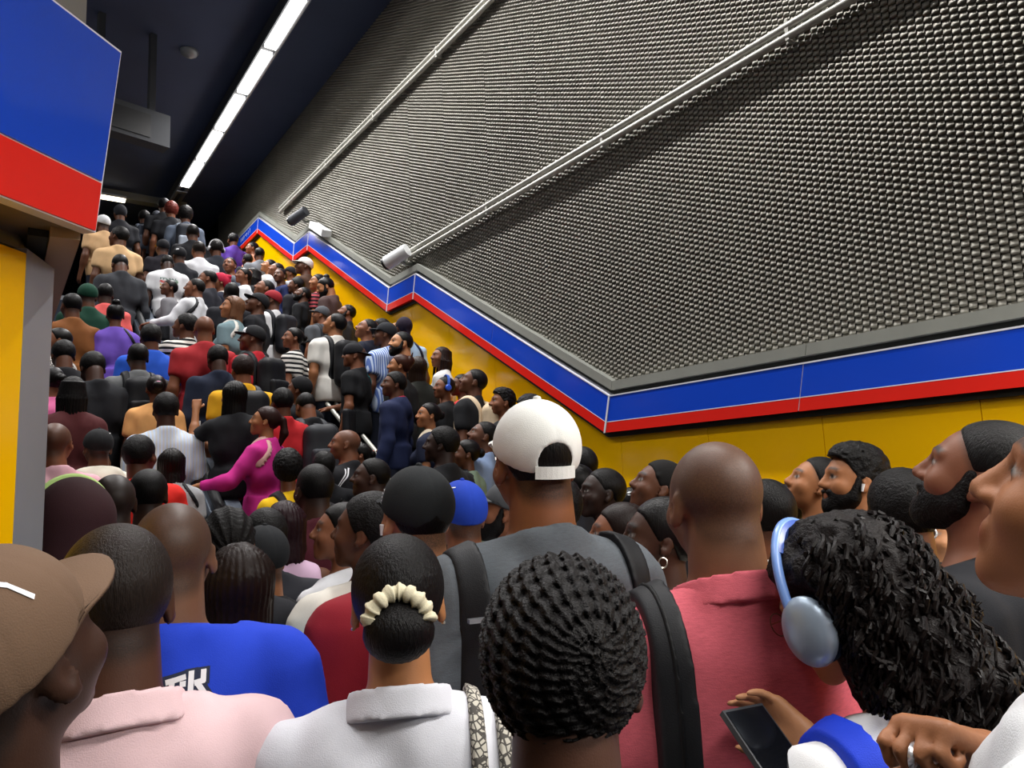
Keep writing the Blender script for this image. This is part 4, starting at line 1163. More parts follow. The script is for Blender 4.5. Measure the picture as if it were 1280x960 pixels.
def headphones(root, P, label, band='#2a4aa8', cup='#1f3f9a', big=False):
    t = sub_thing('headphones', root, label, 'headphones', P.hmat())
    pts = [(math.sin(a) * .098, -.008, .02 + math.cos(a) * .122) for a in np.linspace(-1.45, 1.45, 17)]
    mb = MB()
    for q, w in zip(pts, pts[1:]):
        k = 1.07
        mb.hexa([(q[0], q[1] - .014, q[2]), (q[0], q[1] + .014, q[2]), (w[0], w[1] + .014, w[2]), (w[0], w[1] - .014, w[2]),
                 (q[0] * k, q[1] - .014, q[2] * k), (q[0] * k, q[1] + .014, q[2] * k), (w[0] * k, w[1] + .014, w[2] * k), (w[0] * k, w[1] - .014, w[2] * k)])
    mb.build('headband', M['hard'], t, True, lin(band))
    for s in (-1, 1):
        m = Matrix.Translation((s * .082, -.008, .0)) @ Matrix.Rotation(s * math.pi / 2, 4, 'Y')
        MB().lathe([(.0, .0), (.036, .0), (.038, .012), (.036, .02)], (0, 0, 0), 18).build('ear_cushion', M['black_plastic'], t, True, None, m)
        MB().lathe([(.034, .02), (.034, .028), (.026, .036), (0, .038)], (0, 0, 0), 18).build('ear_cup', M['hard'], t, True, lin(cup), m)
    return t
def phone(root, M4, label, back='#111318', lit=True, case=None):
    t = sub_thing('phone', root, label, 'phone', M4)
    MB().box(-.037, .037, -.0045, .0045, -.076, .076).build('case', M['hard'], t, False, lin(case or back))
    MB().box(-.034, .034, .0046, .0056, -.072, .072).build('screen', M['glow'] if lit else M['glass_dark'], t)
    MB().box(-.030, -.006, -.0075, -.0046, .042, .068).build('camera_bump', M['black_plastic'], t)
    return t

def place(px, py, P, v, d=None, s0=None):
    """root position, scale and turn for a head centre seen at px,py"""
    s0 = s0 or (.965 if P.f else 1.0)
    def solve(d):
        c = at_depth(px, py, d); th = math.atan2(c[0], c[1]); yaw = math.radians(v) - th
        cs, sn = math.cos(yaw), math.sin(yaw); ho = P.ho
        return c, yaw, cs, sn
    def root_at(d, s):
        c, yaw, cs, sn = solve(d); ho = P.ho * s
        return c[0] - (cs * ho[0] - sn * ho[1]), c[1] - (sn * ho[0] + cs * ho[1]), c[2], yaw
    if d is None:                                     # where a person of that height standing on the stairs would have the head
        best = None
        for q in np.arange(3.0, 16.0, .02):
            x, y, z, yaw = root_at(q, s0); e = abs(z - floor_z(x, y, True) - P.ho[2] * s0)
            if x > WX - .36: e += 5 * (x - WX + .36)
            if 1.10 < x < 1.80 and y > 4: e += .05
            e += .012 * q + (.06 if y > 13.4 else 0)
            if best is None or e < best[0] - 1e-4: best = (e, q)
        d = best[1]
    s = s0
    for _ in range(4):
        x, y, z, yaw = root_at(d, s); fz = floor_z(x, y); s = (z - fz) / P.ho[2]
    return (x, y, fz), s, yaw, d

def person(label, px, py, v=20, pose='N', f=False, skin='d', hair='fade', hc=BLACK, top='tee', tc='#1a1b20', d=None, hemc='#1d2230', pat=None,
           pack=None, packc2=None, cap=None, capback=False, capc2=None, s0=None, beard=False, bulk=1.0, scarf=None, phones=None, collar=None, P=None, pk=None, earring=False,
           extra=None, seed=0, stub=0.0, group='crowd on the stairs', hole=False, cross=None, shirt=None, scc=None):
    P = P or get_pose(pose, f, bulk); pk = pk or (pose, f, bulk)
    loc, s, yaw, dd = place(px, py, P, v, d, s0)
    r = empty('person', loc, yaw, s); tag(r, label, 'person', group)
    bo = obj('body', cached('body', pk, lambda: body_mesh(P)), M['skin'], r, lin(SKIN.get(skin, skin)))
    bo['stubble'] = float(max(stub, .85 if cap else .7 if hair == 'fade' else 0.0))
    sl = {'tee': .62, 'long': 1.93, 'tank': 0, 'hoodie': 1.93, 'half': .92}[top]
    me = shirt or cached('shirt', pk + (top,), lambda: shirt_mesh(P, sl, seed=len(MESH), hood=(top == 'hoodie'), g=.016 if top != 'hoodie' else .024))
    obj('shirt', me, M[pat or 'cloth'], r, lin(tc))
    obj('trousers', cached('trousers', (f, bulk), lambda: trouser_mesh(P)), M['cloth'], r, lin(hemc))
    for sd in (-1, 1): obj('shoe', cached('shoe', (sd,), lambda: shoe_mesh(sd)), M['cloth'], r, lin('#15151a'))
    hm = P.hmat()
    if hair:
        mt = 'hair_curl' if hair in ('afro', 'bigafro', 'hightop', 'curlylong', 'short', 'cornrows', 'spiralrows', 'beard') else 'hair_fine' if hair in ('sleek', 'bun', 'topbun', 'ponytail', 'clip', 'bob', 'long') else 'hair'
        if hair in ('durag', 'scarf', 'hood', 'beanie'): obj({'durag': 'durag', 'scarf': 'headscarf', 'hood': 'hood', 'beanie': 'beanie'}[hair], hair_shape(hair), M['cloth'], r, lin(hc), hm)
        else: obj('hair', hair_shape(hair), M[mt], r, lin(hc), hm)
    if beard: obj('beard', hair_shape('beard'), M['hair_curl'], r, lin(BLACK), hm)
    if scc:
        ring = cached('scrunchie', (), lambda: MB().tube([(math.cos(a) * .026, -.128 + .004 * math.sin(a * 3), .036 + math.sin(a) * .026) for a in np.linspace(0, 6.2832, 19)], .014, 8).mesh('scrunchie', True))
        obj('scrunchie', ring, M['cloth'], r, lin(scc), hm)
    if cap:
        cr, pkm, bt, st = cap_parts(hole); m2 = hm @ Matrix.Rotation(math.pi if capback else 0, 4, 'Z') @ Matrix.Translation((0, 0, .004))
        c = obj('cap', cr, M['cloth'], r, lin(cap), m2)
        obj('peak', pkm, M['cloth'], c, lin(capc2 or cap)); obj('button', bt, M['cloth'], c, lin(cap))
        if st: obj('strap', st, M['cloth'], c, lin(cap))
    if collar: obj('collar', cached('collar', (f, P.neck, P.bulk), lambda: collar_mesh(P)), M[pat or 'cloth'], r, lin(collar))
    if earring:
        for sd in (-1, 1):
            MB().tube([(sd * .083 + 0, -.004 + .012 * math.cos(a), -.048 + .014 * math.sin(a)) for a in np.linspace(0, 6.283, 13)], .0022, 6).build('earring', M['metal'], r, True, lin('#d8d4c8'), hm)
    who = label
    if pack: backpack(r, P, pk, pack[1], pack[0], packc2)
    if phones: headphones(r, P, phones[2], phones[0], phones[1])
    if cross:                                          # (side, colour, label): bag hanging from a diagonal strap
        t = sub_thing('shoulder_bag', r, cross[2], 'bag', group='shoulder bags')
        obj('strap', cached('cross', pk + (cross[0],), lambda: cross_mesh(P, cross[0])), M['bag'], t, lin(cross[1]))
        a, b = cached('pack', (), pack_mesh)
        obj('pouch', b, M['bag'], t, lin(cross[1] if 'pink' in cross[2] else '#1a1b1f'), Matrix.Translation((-cross[0] * .24, .27, -.15)))
    people.append((r, P, px, py, dd, s)); return r, P

from mathutils.bvhtree import BVHTree
def decal(name, root, me, polys, mat, color=None, lift=.0025, fromy=-1.0, step=.012):
    """flat print that follows the cloth: polygons in the wearer's x,z, laid on the back (fromy<0) or front"""
    bvh = BVHTree.FromPolygons([v.co for v in me.vertices], [tuple(q.vertices) for q in me.polygons])
    V, Fc = [], []
    for quad in polys:                                 # each a quad (x,z)*4
        a, b, c, d = [np.array(q, float) for q in quad]
        n = max(1, int(max(np.linalg.norm(b - a), np.linalg.norm(c - d)) / step)); m = max(1, int(max(np.linalg.norm(d - a), np.linalg.norm(c - b)) / step)); n0 = len(V); ok = True; rows = []
        for i in range(m + 1):
            for j in range(n + 1):
                u, w = j / n, i / m; q = (a * (1 - u) + b * u) * (1 - w) + (d * (1 - u) + c * u) * w
                hit = bvh.ray_cast(Vector((q[0], fromy, q[1])), Vector((0, -fromy, 0)))
                if hit[0] is None: ok = False; break
                rows.append(tuple(hit[0] + Vector((0, math.copysign(lift, fromy), 0))))
            if not ok: break
        if not ok: continue
        V += rows
        for i in range(m):
            for j in range(n):
                k = n0 + i * (n + 1) + j; Fc.append((k, k + 1, k + n + 2, k + n + 1) if fromy < 0 else (k, k + n + 1, k + n + 2, k + 1))
    if V: return obj(name, mesh_from(name, np.array(V), np.array(Fc), True), mat, root, color)
def strokes(lines, w):
    """thick line segments (x0,z0,x1,z1) to quads"""
    out = []
    for (x0, z0, x1, z1) in lines:
        d = _n((x1 - x0, z1 - z0)) * w * .5; n = np.array((-d[1], d[0])); a = np.array((x0, z0)) - d * .6; b = np.array((x1, z1)) + d * .6
        out.append((a - n, b - n, b + n, a + n))
    return out
SPECS = []
def relax():
    """a packed crowd: shift people along their line of sight until nobody stands inside a neighbour"""
    n = len(SPECS); base = []; cur = []
    for sp in SPECS:
        loc, s, yaw, d = place(sp['px'], sp['py'], sp['P'], sp['v'], sp['k'].get('d'), sp['k'].get('s0')); base.append(d); cur.append(d)
    def xy(i, d):
        c = at_depth(SPECS[i]['px'], SPECS[i]['py'], d); return c
    for it in range(120):
        X = np.array([xy(i, cur[i])[:2] for i in range(n)]); mv = np.zeros(n)
        for i in range(n):
            dv = X - X[i]; ds = np.hypot(dv[:, 0], dv[:, 1])
            for j in np.nonzero((ds < .37) & (ds >= 0))[0]:
                if j <= i: continue
                o = .37 - ds[j]; sg = 1 if cur[i] >= cur[j] else -1
                wi, wj = (.5, .5); fi, fj = SPECS[i].get('fix'), SPECS[j].get('fix')
                if fi and fj: continue
                if fi: wi, wj = 0, 1
                if fj: wi, wj = 1, 0
                mv[i] += sg * o * wi * .5; mv[j] -= sg * o * wj * .5
        for i in range(n):                             # clear of the balustrade
            if not SPECS[i].get('fix') and X[i][1] > 4.0:
                if 1.09 < X[i][0] < 1.45: mv[i] -= .02
                elif 1.45 <= X[i][0] < 1.82: mv[i] += .02
        for i in range(n):
            if SPECS[i].get('fix'): continue
            d = cur[i] + float(np.clip(mv[i], -.06, .06)); d = min(max(d, base[i] - .45), base[i] + .45); d += (base[i] - d) * .008
            c = xy(i, d)
            if c[0] > WX - .36 and d > cur[i]: continue
            s = (c[2] - floor_z(c[0], c[1], True)) / SPECS[i]['P'].ho[2]
            lo, hi = (.84, 1.07) if SPECS[i]['P'].f else (.87, 1.12)
            if (s < lo and d > cur[i]) or (s > hi and d < cur[i]): continue
            cur[i] = d
    for sp, d in zip(SPECS, cur): sp['k']['d'] = d
def build_crowd():
    out = {}
    for sp in SPECS:
        sp['k'].pop('fix', None); out[sp['label']] = person(sp['label'], sp['px'], sp['py'], sp['v'], sp['pose'], group=sp['g'], seed=len(people), **sp['k'])
    return out
# ------------------------------------------------------------------ the crowd, read off the photograph head by head
G1, G2, G3 = 'crowd riding the escalator', 'crowd on the stairs', 'crowd at the foot of the stairs'
def p(label, px, py, v=20, pose='N', g=G2, **k):
    SPECS.append(dict(fix=k.get('fix', False), label=label, px=px, py=py, v=v, pose=pose, g=g, k=k, P=get_pose(pose, k.get('f', False), k.get('bulk', 1.0))))
# --- far top of the escalator
p('person in a white cap and beige shirt below the corner of the red fascia', 128, 281, 30, 'N', G1, cap='#dfe1e4', hair=None, tc='#cda77c', skin='d')
p('dark-haired person in a beige shirt beside the one in the white cap', 148, 297, 15, 'L', G1, hair='short', tc='#d3ad80', skin='d')
p('tall person in a dark hood near the top of the escalator', 150, 268, 10, 'N', G1, hair='beanie', hc='#23242a', tc='#1b1c22')
p('person in a black shirt carrying a grey backpack at the top of the escalator', 180, 273, 10, 'N', G1, hair='short', tc='#15161b', pack=('#3d4350', 'slate grey backpack near the top of the escalator'), packc2='#565d6b')
p('person in a dark grey beanie below the end of the light row', 196, 275, 5, 'N', G2, hair='beanie', hc='#3b3e46', tc='#22242b')
p('person with short auburn curls at the top of the stairs', 214, 265, 5, 'N', G2, hair='afro', hc='#6b2c24', tc='#1a1b20', skin='c')
p('black-haired person half hidden behind the auburn curls', 205, 259, 5, 'N', G2, hair='short', tc='#17181c')
p('person in a blue-grey jacket with a pale-strapped backpack at the top of the stairs', 232, 271, 5, 'N', G2, hair='afro', tc='#566070', top='long', pack=('#1c2029', 'black backpack with pale straps on a blue-grey jacket'), packc2='#9aa3b0')
p('dark-clothed person below the blue-grey jacket at the top', 241, 293, 5, 'N', G2, hair='fade', tc='#14151a')
p('brown-haired person in a plain white tee high on the stairs', 248, 314, 15, 'N', G2, hair='fade', hc='#1c1512', tc='#d9dadf', skin='c')
p('person in a black cap with a yellow peak beside the escalator top', 203, 311, 25, 'N', G2, hair=None, cap='#15151a', capc2='#e3a51c', tc='#1d1a22')
p('person in a white tee with a bright lettered print on the back', 209, 331, 8, 'D', G2, hair='fade', tc='#dcdde0', skin='e')
p('person in a black cap with a pale badge above the printed white tee', 224, 321, 20, 'N', G2, hair=None, cap='#17181c', tc='#1e1f26')
p('person bending forward in a charcoal shirt beside the rail top', 150, 333, 12, 'D', G1, hair='fade', tc='#34363b', top='long')
p('person in a dark green cap and top under the sign edge', 109, 372, 15, 'N', G1, hair=None, cap='#0f3b2b', tc='#123c2d')
p('person in a coral pink shirt on the escalator', 131, 369, 12, 'N', G1, hair='fade', tc='#df5f5c', skin='e')
p('person in a rust brown shirt tight against the pillar', 89, 384, 20, 'N', G1, hair='fade', tc='#7b4a22', skin='d')
p('woman with a knotted bun in a violet top on the escalator', 144, 395, 5, 'N', G1, f=True, hair='topbun', tc='#6a4db0', top='half', pack=None, cross=(1, '#14141a', 'black shoulder bag over the violet top'))
# --- escalator, middle
p('person holding up a cream phone beside the pillar', 79, 446, 10, 'P', G1, hair='short', tc='#1a1a1e', skin='d')
p('woman in a black and white animal print top against the pillar', 71, 427, 60, 'L', G1, f=True, hair='sleek', tc='#e6e2da', pat='spots', skin='c')
p('woman with long black braids in a maroon tee with white sleeve bands', 90, 492, 12, 'N', G1, f=True, hair='braids', tc='#4c1e20', skin='d')
p('person in a bright pink sleeve cut off by the pillar', 62, 478, 40, 'N', G1, f=True, hair='bun', tc='#d86a9c', skin='c')
p('person in a bright blue shirt behind the grey tee and black backpack', 188, 424, 12, 'N', G1, hair='short', tc='#2456c4', bulk=1.12, skin='d')
p('person in a grey tee with a large black backpack on the escalator', 172, 448, 12, 'N', G1, hair='fade', tc='#6b6d6e', pack=('#15161a', 'large black backpack on a grey tee on the escalator'), skin='e')
p('person with a pink scrunchie and peach shirt on the escalator', 195, 487, 8, 'N', G1, f=True, hair='bun', tc='#e0a365', hc='#171010', scc='#d884a8', skin='d')
p('man in a pale striped dress shirt on the escalator', 207, 514, 8, 'N', G1, hair='short', tc='#d5d6d4', pat='vstripe', top='half', skin='e')
p('person with cropped black hair in a bright red shirt on the escalator', 175, 572, 12, 'R', G1, hair='short', tc='#d8261d', skin='d')
p('woman with a straight black bob in a light grey tee with a black strap', 214, 582, 6, 'N', G1, f=True, hair='bob', hc='#120c0c', tc='#9d9fa2', cross=(1, '#16171c', 'black strap bag over the light grey tee'), skin='c')
p('person in a black cap and cream hoodie beside the pillar', 122, 562, 14, 'N', G1, hair=None, cap='#1b1c1e', tc='#e2dccb', top='hoodie', skin='d')
p('person with a shaved head in a pale pink shirt beside the pillar', 69, 556, 22, 'R', G1, hair=None, stub=.7, tc='#d3a3ad', skin='c')
p('person in a loose black top above the maroon tee', 116, 462, 15, 'D', G1, hair='short', tc='#1d1e22', skin='e')
p('person in a maroon hood edged with lime green in front of the cream hoodie', 88, 662, 12, 'N', G3, hair='hood', hc='#331a1e', tc='#33191d', top='long', d=1.95, f=True)
p('person with a close-shaved dark head in front of the red shirt', 140, 632, 12, 'N', G3, hair=None, stub=.9, tc='#2b2b30', d=2.75, skin='e')
p('person with a round dark head just left of the grey tee', 184, 622, 8, 'N', G3, hair='fade', tc='#3a3337', d=3.3, skin='e')
# --- stairs, beside the rail
p('woman in a grey cardigan looking back over the rail', 211, 361, 75, 'L', G2, f=True, hair='sleek', tc='#77767a', top='long', skin='d', cross=(1, '#17181c', 'black strap bag over the grey cardigan'))
p('man in a white shirt leaning to the rail with a black strap', 243, 361, 60, 'A', G2, hair='fade', tc='#d5d6da', top='long', skin='c', cross=(-1, '#17181c', 'black strap bag across the white shirt'))
p('woman in a red headscarf and navy top with a white collar', 274, 354, 70, 'L', G2, f=True, hair='scarf', hc='#b51f3e', tc='#1a1e30', skin='c', collar='#d8d4cc')
p('person holding a hand to the face beside the red headscarf', 259, 350, 60, 'H', G2, hair='fade', tc='#2a2b33', skin='c')
p('person with a black head of hair just below the red headscarf', 289, 368, 15, 'N', G2, hair='fade', tc='#1b1c22', skin='e')
p('woman with light brown hair in a faded denim shirt', 290, 386, 65, 'L', G2, f=True, hair='bob', hc='#6b4a34', tc='#6f868c', skin='b', cross=(-1, '#c9c5bd', 'pale strap bag over the faded denim shirt'))
p('bald man in a red shirt on the stairs by the rail', 255, 413, 12, 'N', G2, d=6.3, fix=True, hair=None, stub=.35, tc='#a82a30', skin='c')
p('person in a black and white striped top reaching to the rail', 231, 409, 40, 'A', G2, d=6.8, fix=True, hair='short', tc='#e2ddd4', pat='hstripe', top='long', skin='d')
p('person in a navy jacket holding up a lit phone by the rail', 272, 451, 14, 'P', G2, hair='short', tc='#1c2438', top='long', skin='e')
p('woman in black raising a fist and a tissue beside the rail', 292, 497, 12, 'T', G2, f=True, hair='long', tc='#15161a', skin='b')
p('woman in magenta holding the rail with a brown ponytail', 331, 528, 62, 'A', G2, f=True, hair='ponytail', hc='#2c1512', tc='#c22a86', top='long', skin='b', cross=(-1, '#c79a94', 'dusty pink bag hanging by the magenta shirt'))
p('person in a yellow shirt with a black and grey backpack', 303, 464, 14, 'N', G2, hair='short', hc='#241612', tc='#e0a51c', pack=('#1b1c20', 'black and slate backpack on a yellow shirt'), packc2='#3e4148', skin='c')
p('man in a red tee and black cap with a white front panel', 315, 425, 50, 'L', G2, hair=None, cap='#17181b', tc='#bd2430', skin='d', pack=('#15161a', 'black backpack on the red tee below the white-fronted cap'))
p('man tilting his head back under a black cap', 321, 381, 75, 'LU', G2, hair=None, cap='#18191d', tc='#1a1b20', skin='d')
p('man in a red cap and white tee on the stairs', 339, 377, 50, 'L', G2, hair=None, cap='#8e1d27', capc2='#15151a', tc='#dcdcde', skin='d', pack=('#202127', 'dark backpack on the white tee under a red cap'))
p('person in a black and white striped tee facing the rail', 366, 424, 70, 'L', G2, f=True, hair='bun', tc='#d9d6cf', pat='hstripe', skin='c')
p('man in a grey cap and charcoal tee with a backpack', 401, 395, 45, 'L', G2, hair=None, cap='#4a4d52', tc='#4f5257', skin='c', pack=('#26282d', 'charcoal backpack below the grey cap'), bulk=1.05)
p('broad man in a white tee with a black backpack on the stairs', 418, 407, 40, 'LU', G2, hair='fade', tc='#dedbd4', skin='b', pack=('#131418', 'black backpack on the broad white tee'), bulk=1.12)
p('man in black with a teal strap and a black cap worn backwards', 443, 446, 70, 'AR', G2, hair=None, cap='#15161b', capback=True, tc='#17181b', skin='c', cross=(1, '#2a8d92', 'teal strap bag across the black tee'))
p('man in a navy hoodie lined with red beside the black tee', 492, 482, 70, 'L', G2, hair='short', tc='#1c2546', top='hoodie', skin='d', collar='#c3253a')
p('man in a black tee looking down with a grey backpack', 382, 510, 25, 'D', G2, hair='fade', tc='#17181b', skin='c', pack=('#303236', 'dark grey backpack of the man looking down'), packc2='#3b3d42')
p('person in a black hat behind the man looking down', 373, 489, 40, 'L', G2, hair='beanie', hc='#121316', tc='#17181d')
p('person in a red jacket squeezed in front of the magenta shirt', 352, 505, 25, 'N', G2, hair='short', tc='#c0262c', top='long', skin='d')
p('bald man in a black jacket with white shoulder stripes', 431, 557, 55, 'L', G2, hair=None, stub=.45, tc='#1b1b1f', top='long', skin='c')
p('woman with an orange flower tie in sleek black hair', 449, 570, 62, 'L', G2, f=True, hair='bun', tc='#17181d', scc='#d9502a', skin='c')
p('woman in a bright yellow tee with black backpack straps', 360, 590, 35, 'R', G2, f=True, hair='afro', tc='#e8b90e', pack=('#1d171c', 'black backpack on the bright yellow tee'), skin='c')
# --- stairs, middle band up to the wall
p('person in a purple shirt beside the far end of the yellow wall', 291, 301, 25, 'N', G2, d=13.2, hair='short', tc='#4c2f86')
p('person facing us in a teal top near the top of the yellow wall', 296, 315, 150, 'N', G2, d=13.3, f=True, hair='sleek', tc='#2aa59c', skin='c')
p('person with white headphones in dark clothes high on the stairs', 270, 312, 20, 'N', G2, hair='short', tc='#22252e', phones=('#dfe1e4', '#c9ccd2', 'white headphones high on the stairs'))
p('woman in profile with a low bun beside the yellow wall top', 315, 311, 60, 'L', G2, d=13.2, f=True, hair='bun', tc='#c58a72', skin='c', s0=.99)
p('man in a grey shirt seen from behind by the yellow wall', 324, 319, 20, 'N', G2, d=12.7, hair='fade', tc='#6c7076', skin='d')
p('person in dark clothes below the teal top', 309, 326, 40, 'N', G2, d=12.8, hair='short', tc='#202228')
p('man in a slate grey shirt turned to face down the stairs', 287, 333, 120, 'L', G2, hair='fade', tc='#5d6470', skin='c')
p('person in a white top glancing aside below the slate grey shirt', 304, 346, 80, 'L', G2, f=True, hair='sleek', tc='#cfd2d6', skin='c')
p('woman with twisted locks in a black top', 315, 346, 80, 'L', G2, f=True, hair='dreads', tc='#131418', skin='c')
p('woman in a cream top gazing up near the wall', 336, 334, 75, 'LU', G2, f=True, hair='sleek', tc='#d8d5d0', skin='b')
p('man in a light tee gazing up next to the cream top', 345, 338, 70, 'LU', G2, hair='fade', tc='#b9bcc2', skin='c')
p('man in a blue sweater turned toward us', 350, 346, 110, 'L', G2, hair='fade', tc='#1f2a55', top='long', skin='d')
p('person in a black cap with a white side panel below the yellow wall', 362, 343, 60, 'L', G2, hair=None, cap='#1a1b20', tc='#a9adb5', skin='c')
p('man in a white cap and brown shirt against the yellow wall', 380, 334, 65, 'L', G2, hair=None, cap='#e2e0d9', tc='#4a362b', skin='d', s0=1.04)
p('woman in a red striped top near the yellow wall', 397, 354, 70, 'L', G2, f=True, hair='bun', tc='#b04a52', pat='hstripe', skin='b')
p('bearded man with a hair knot in a brown tee looking down', 407, 360, 65, 'DL', G2, hair='topbun', tc='#4a3836', beard=True, skin='b')
p('man in a dark hoodie gazing up beside the locks', 330, 362, 75, 'LU', G2, hair='fade', tc='#26282f', skin='c')
p('person in a dark jacket behind the bearded man in black', 370, 358, 50, 'L', G2, hair='short', tc='#1b1c22', top='long')
p('bearded man in a black jacket below the red stripes', 378, 369, 70, 'LU', G2, hair='fade', tc='#131417', top='long', beard=True, skin='d')
p('bearded man in a dark tee alone against the yellow wall', 433, 392, 70, 'LU', G2, hair='fade', tc='#232429', beard=True, skin='c')
p('man in a navy tee with white letters gazing up', 458, 413, 75, 'LU', G2, hair='fade', tc='#171b2b', skin='c')
p('person half hidden behind the navy tee', 475, 412, 60, 'L', G2, hair='short', tc='#202127', skin='c')
p('person in a black cap and blue striped shirt', 481, 420, 50, 'L', G2, hair=None, cap='#1d1f24', tc='#5d78bd', pat='vstripe', skin='d')
p('person with sandy hair between two dark heads by the wall', 495, 416, 40, 'L', G2, f=True, hair='sleek', hc='#9a6a34', tc='#c9c2b4', skin='b')
p('man in a dark purple durag and light blue shirt by the yellow wall', 504, 412, 30, 'N', G2, hair='durag', hc='#1f1526', tc='#a8c4e2', skin='d', cross=(1, '#2a3350', 'dark strap bag over the light blue shirt'))
p('bearded man in profile in front of the light blue shirt', 501, 431, 75, 'L', G2, hair='fade', tc='#1b1c20', beard=True, skin='a')
p('woman with auburn hair pulled back in a black jacket', 499, 459, 55, 'L', G2, f=True, hair='clip', hc='#3b1f16', tc='#1c1d1e', top='long', skin='b')
p('person in an olive black jacket behind the navy hoodie', 521, 462, 30, 'N', G2, f=True, hair='long', hc='#2a1d15', tc='#22241f', top='long', skin='b')
p('woman with braids in a white top standing against the yellow wall', 551, 448, 80, 'L', G2, f=True, hair='braids', hc='#241612', tc='#dcdcda', skin='c')
p('person in black wearing blue headphones', 555, 486, 75, 'L', G2, hair='fade', tc='#16171a', top='long', phones=('#3a5fb4', '#2a54c8', 'blue headphones on the person in black'), skin='c', f=True)
p('person in a red top behind the blue headphones', 576, 483, 70, 'L', G2, f=True, hair='sleek', tc='#c3303a', skin='d')
p('man with cropped hair in black carrying a cream backpack', 591, 479, 65, 'LU', G2, hair='fade', tc='#1a1b1e', pack=('#d9c3a4', 'cream backpack by the yellow wall'), skin='d')
p('young man with a curly high top against the yellow wall', 628, 505, 72, 'L', G2, hair='hightop', tc='#17171a', skin='c')
p('person with curly hair just above the white cap', 659, 518, 40, 'L', G2, hair='afro', tc='#1e1f24', skin='d')
p('woman in a navy tee with a low bun and pale bag strap', 535, 521, 75, 'L', G2, f=True, hair='bun', tc='#1a2036', skin='b', cross=(-1, '#cfc0a8', 'pale strap bag over the navy tee'))
p('person with a dark head in a black jacket below the navy tee', 551, 558, 45, 'L', G2, hair='short', tc='#17181b', top='long', skin='g')
p('person looking up beside the white cap peak', 603, 547, 72, 'LU', G2, hair='fade', tc='#7b8fb0', skin='d')
p('woman in a black head cover and striped top beside the white cap', 616, 551, 78, 'L', G2, f=True, hair='hood', hc='#111216', tc='#e1d5c9', pat='hstripe', skin='a')
p('woman with a bun in a sage green top', 582, 569, 65, 'L', G2, f=True, hair='bun', tc='#6d7f6d', skin='d', cross=(-1, '#1b1c20', 'black strap bag over the sage green top'))
p('person with a dark round head left of the black cap', 463, 599, 55, 'L', G2, hair='fade', tc='#25262b', skin='e', collar='#d8d8d8')
p('person in black between the yellow tee and the black jacket', 404, 585, 20, 'N', G2, hair='short', tc='#15161a', skin='d')
p('man in dark maroon behind the black backpack straps', 392, 615, 25, 'N', G2, hair='fade', tc='#4a1622', skin='e')
# --- foot of the stairs, middle
p('woman with plum-black hair in a pink sleeveless top', 355, 662, 10, 'N', G3, f=True, hair='bob', hc='#241016', tc='#d5b3cd', top='tank', d=2.75, skin='d')
p('person with parted braids next to the blue shirt', 283, 684, 8, 'N', G3, f=True, hair='cornrows', tc='#1a1b20', d=2.1, skin='c')
p('person with short black hair behind the leather cap', 331, 676, 12, 'N', G3, hair='short', tc='#2a2b31', d=2.75)
p('person in a soft black cap beside the pink sleeveless top', 327, 704, 25, 'N', G3, hair=None, cap='#1c1e21', tc='#1a1b1e', d=2.2, skin='b')
p('woman with long dark brown hair in a turquoise top', 297, 738, 12, 'N', G3, f=True, hair='long', hc='#1f1512', tc='#2aa0c8', d=1.75, skin='b')
p('woman with a red collar behind the pearl earring', 400, 655, 40, 'L', G3, f=True, hair='clip', tc='#c65a4c', d=3.2, skin='b', pack=('#1c2a8c', 'royal blue backpack beside the white blouse'))
p('woman with a pearl earring in a white blouse', 425, 668, 55, 'L', G3, f=True, hair='clip', tc='#d9dade', d=2.6, earring=True, skin='c')
p('man with curly hair in a cream tee left of the black cap', 459, 668, 32, 'L', G3, hair='short', tc='#d7d2c8', d=2.15, skin='d', bulk=1.1)
p('person in a plain royal blue cap', 576, 650, 20, 'N', G3, hair=None, cap='#1d3fae', tc='#d7d8dc', d=2.45, skin='c', capback=False)
p('bearded man under a grey peak beside the grey shirt', 632, 642, 50, 'L', G3, hair=None, cap='#4b4d50', tc='#cdd0d4', d=2.7, beard=True, skin='c')
p('person in a black and white print shirt behind the grey shirt', 697, 640, 20, 'N', G3, hair='short', tc='#e4e2dc', pat='spots', d=2.5, skin='d')
p('person with black hair right of the white cap by the wall', 725, 587, 40, 'N', G3, hair='fade', tc='#17181c', d=4.2)
p('person with a dark bun right of the white cap', 716, 610, 55, 'L', G3, f=True, hair='sleek', tc='#1d1e24', d=3.7)
p('dark-skinned man in black looking left by the yellow wall', 752, 619, 72, 'L', G3, fix=True, hair='fade', tc='#16171b', d=3.3, skin='g')
p('person with white flowers in the hair by the yellow wall', 787, 636, 40, 'N', G3, f=True, hair='bun', tc='#26272d', d=3.8)
p('woman in a floral top with a hoop earring and pulled-back hair', 774, 674, 58, 'L', G3, f=True, hair='clip', hc='#1c110e', tc='#3a1e28', d=2.35, earring=True, skin='c')
p('person in a black durag gazing up by the yellow wall', 822, 612, 72, 'LU', G3, hair='durag', tc='#1f2026', d=3.1, skin='d')
p('woman with a large hoop earring in a white top', 825, 678, 60, 'L', G3, f=True, hair='sleek', tc='#d8d3c6', d=1.85, earring=True, skin='e')
p('person behind the coral polo in black with a white collar', 957, 650, 30, 'N', G3, hair='fade', tc='#16171b', d=1.9, skin='c', collar='#d4d2cc')
p('woman with smooth black hair in an olive green top', 981, 637, 62, 'L', G3, f=True, hair='sleek', tc='#5f6e4a', d=2.9, skin='b')
p('man in a black turtleneck gazing up by the yellow wall', 1019, 609, 75, 'LU', G3, hair='fade', tc='#141418', top='long', d=2.75, skin='b')
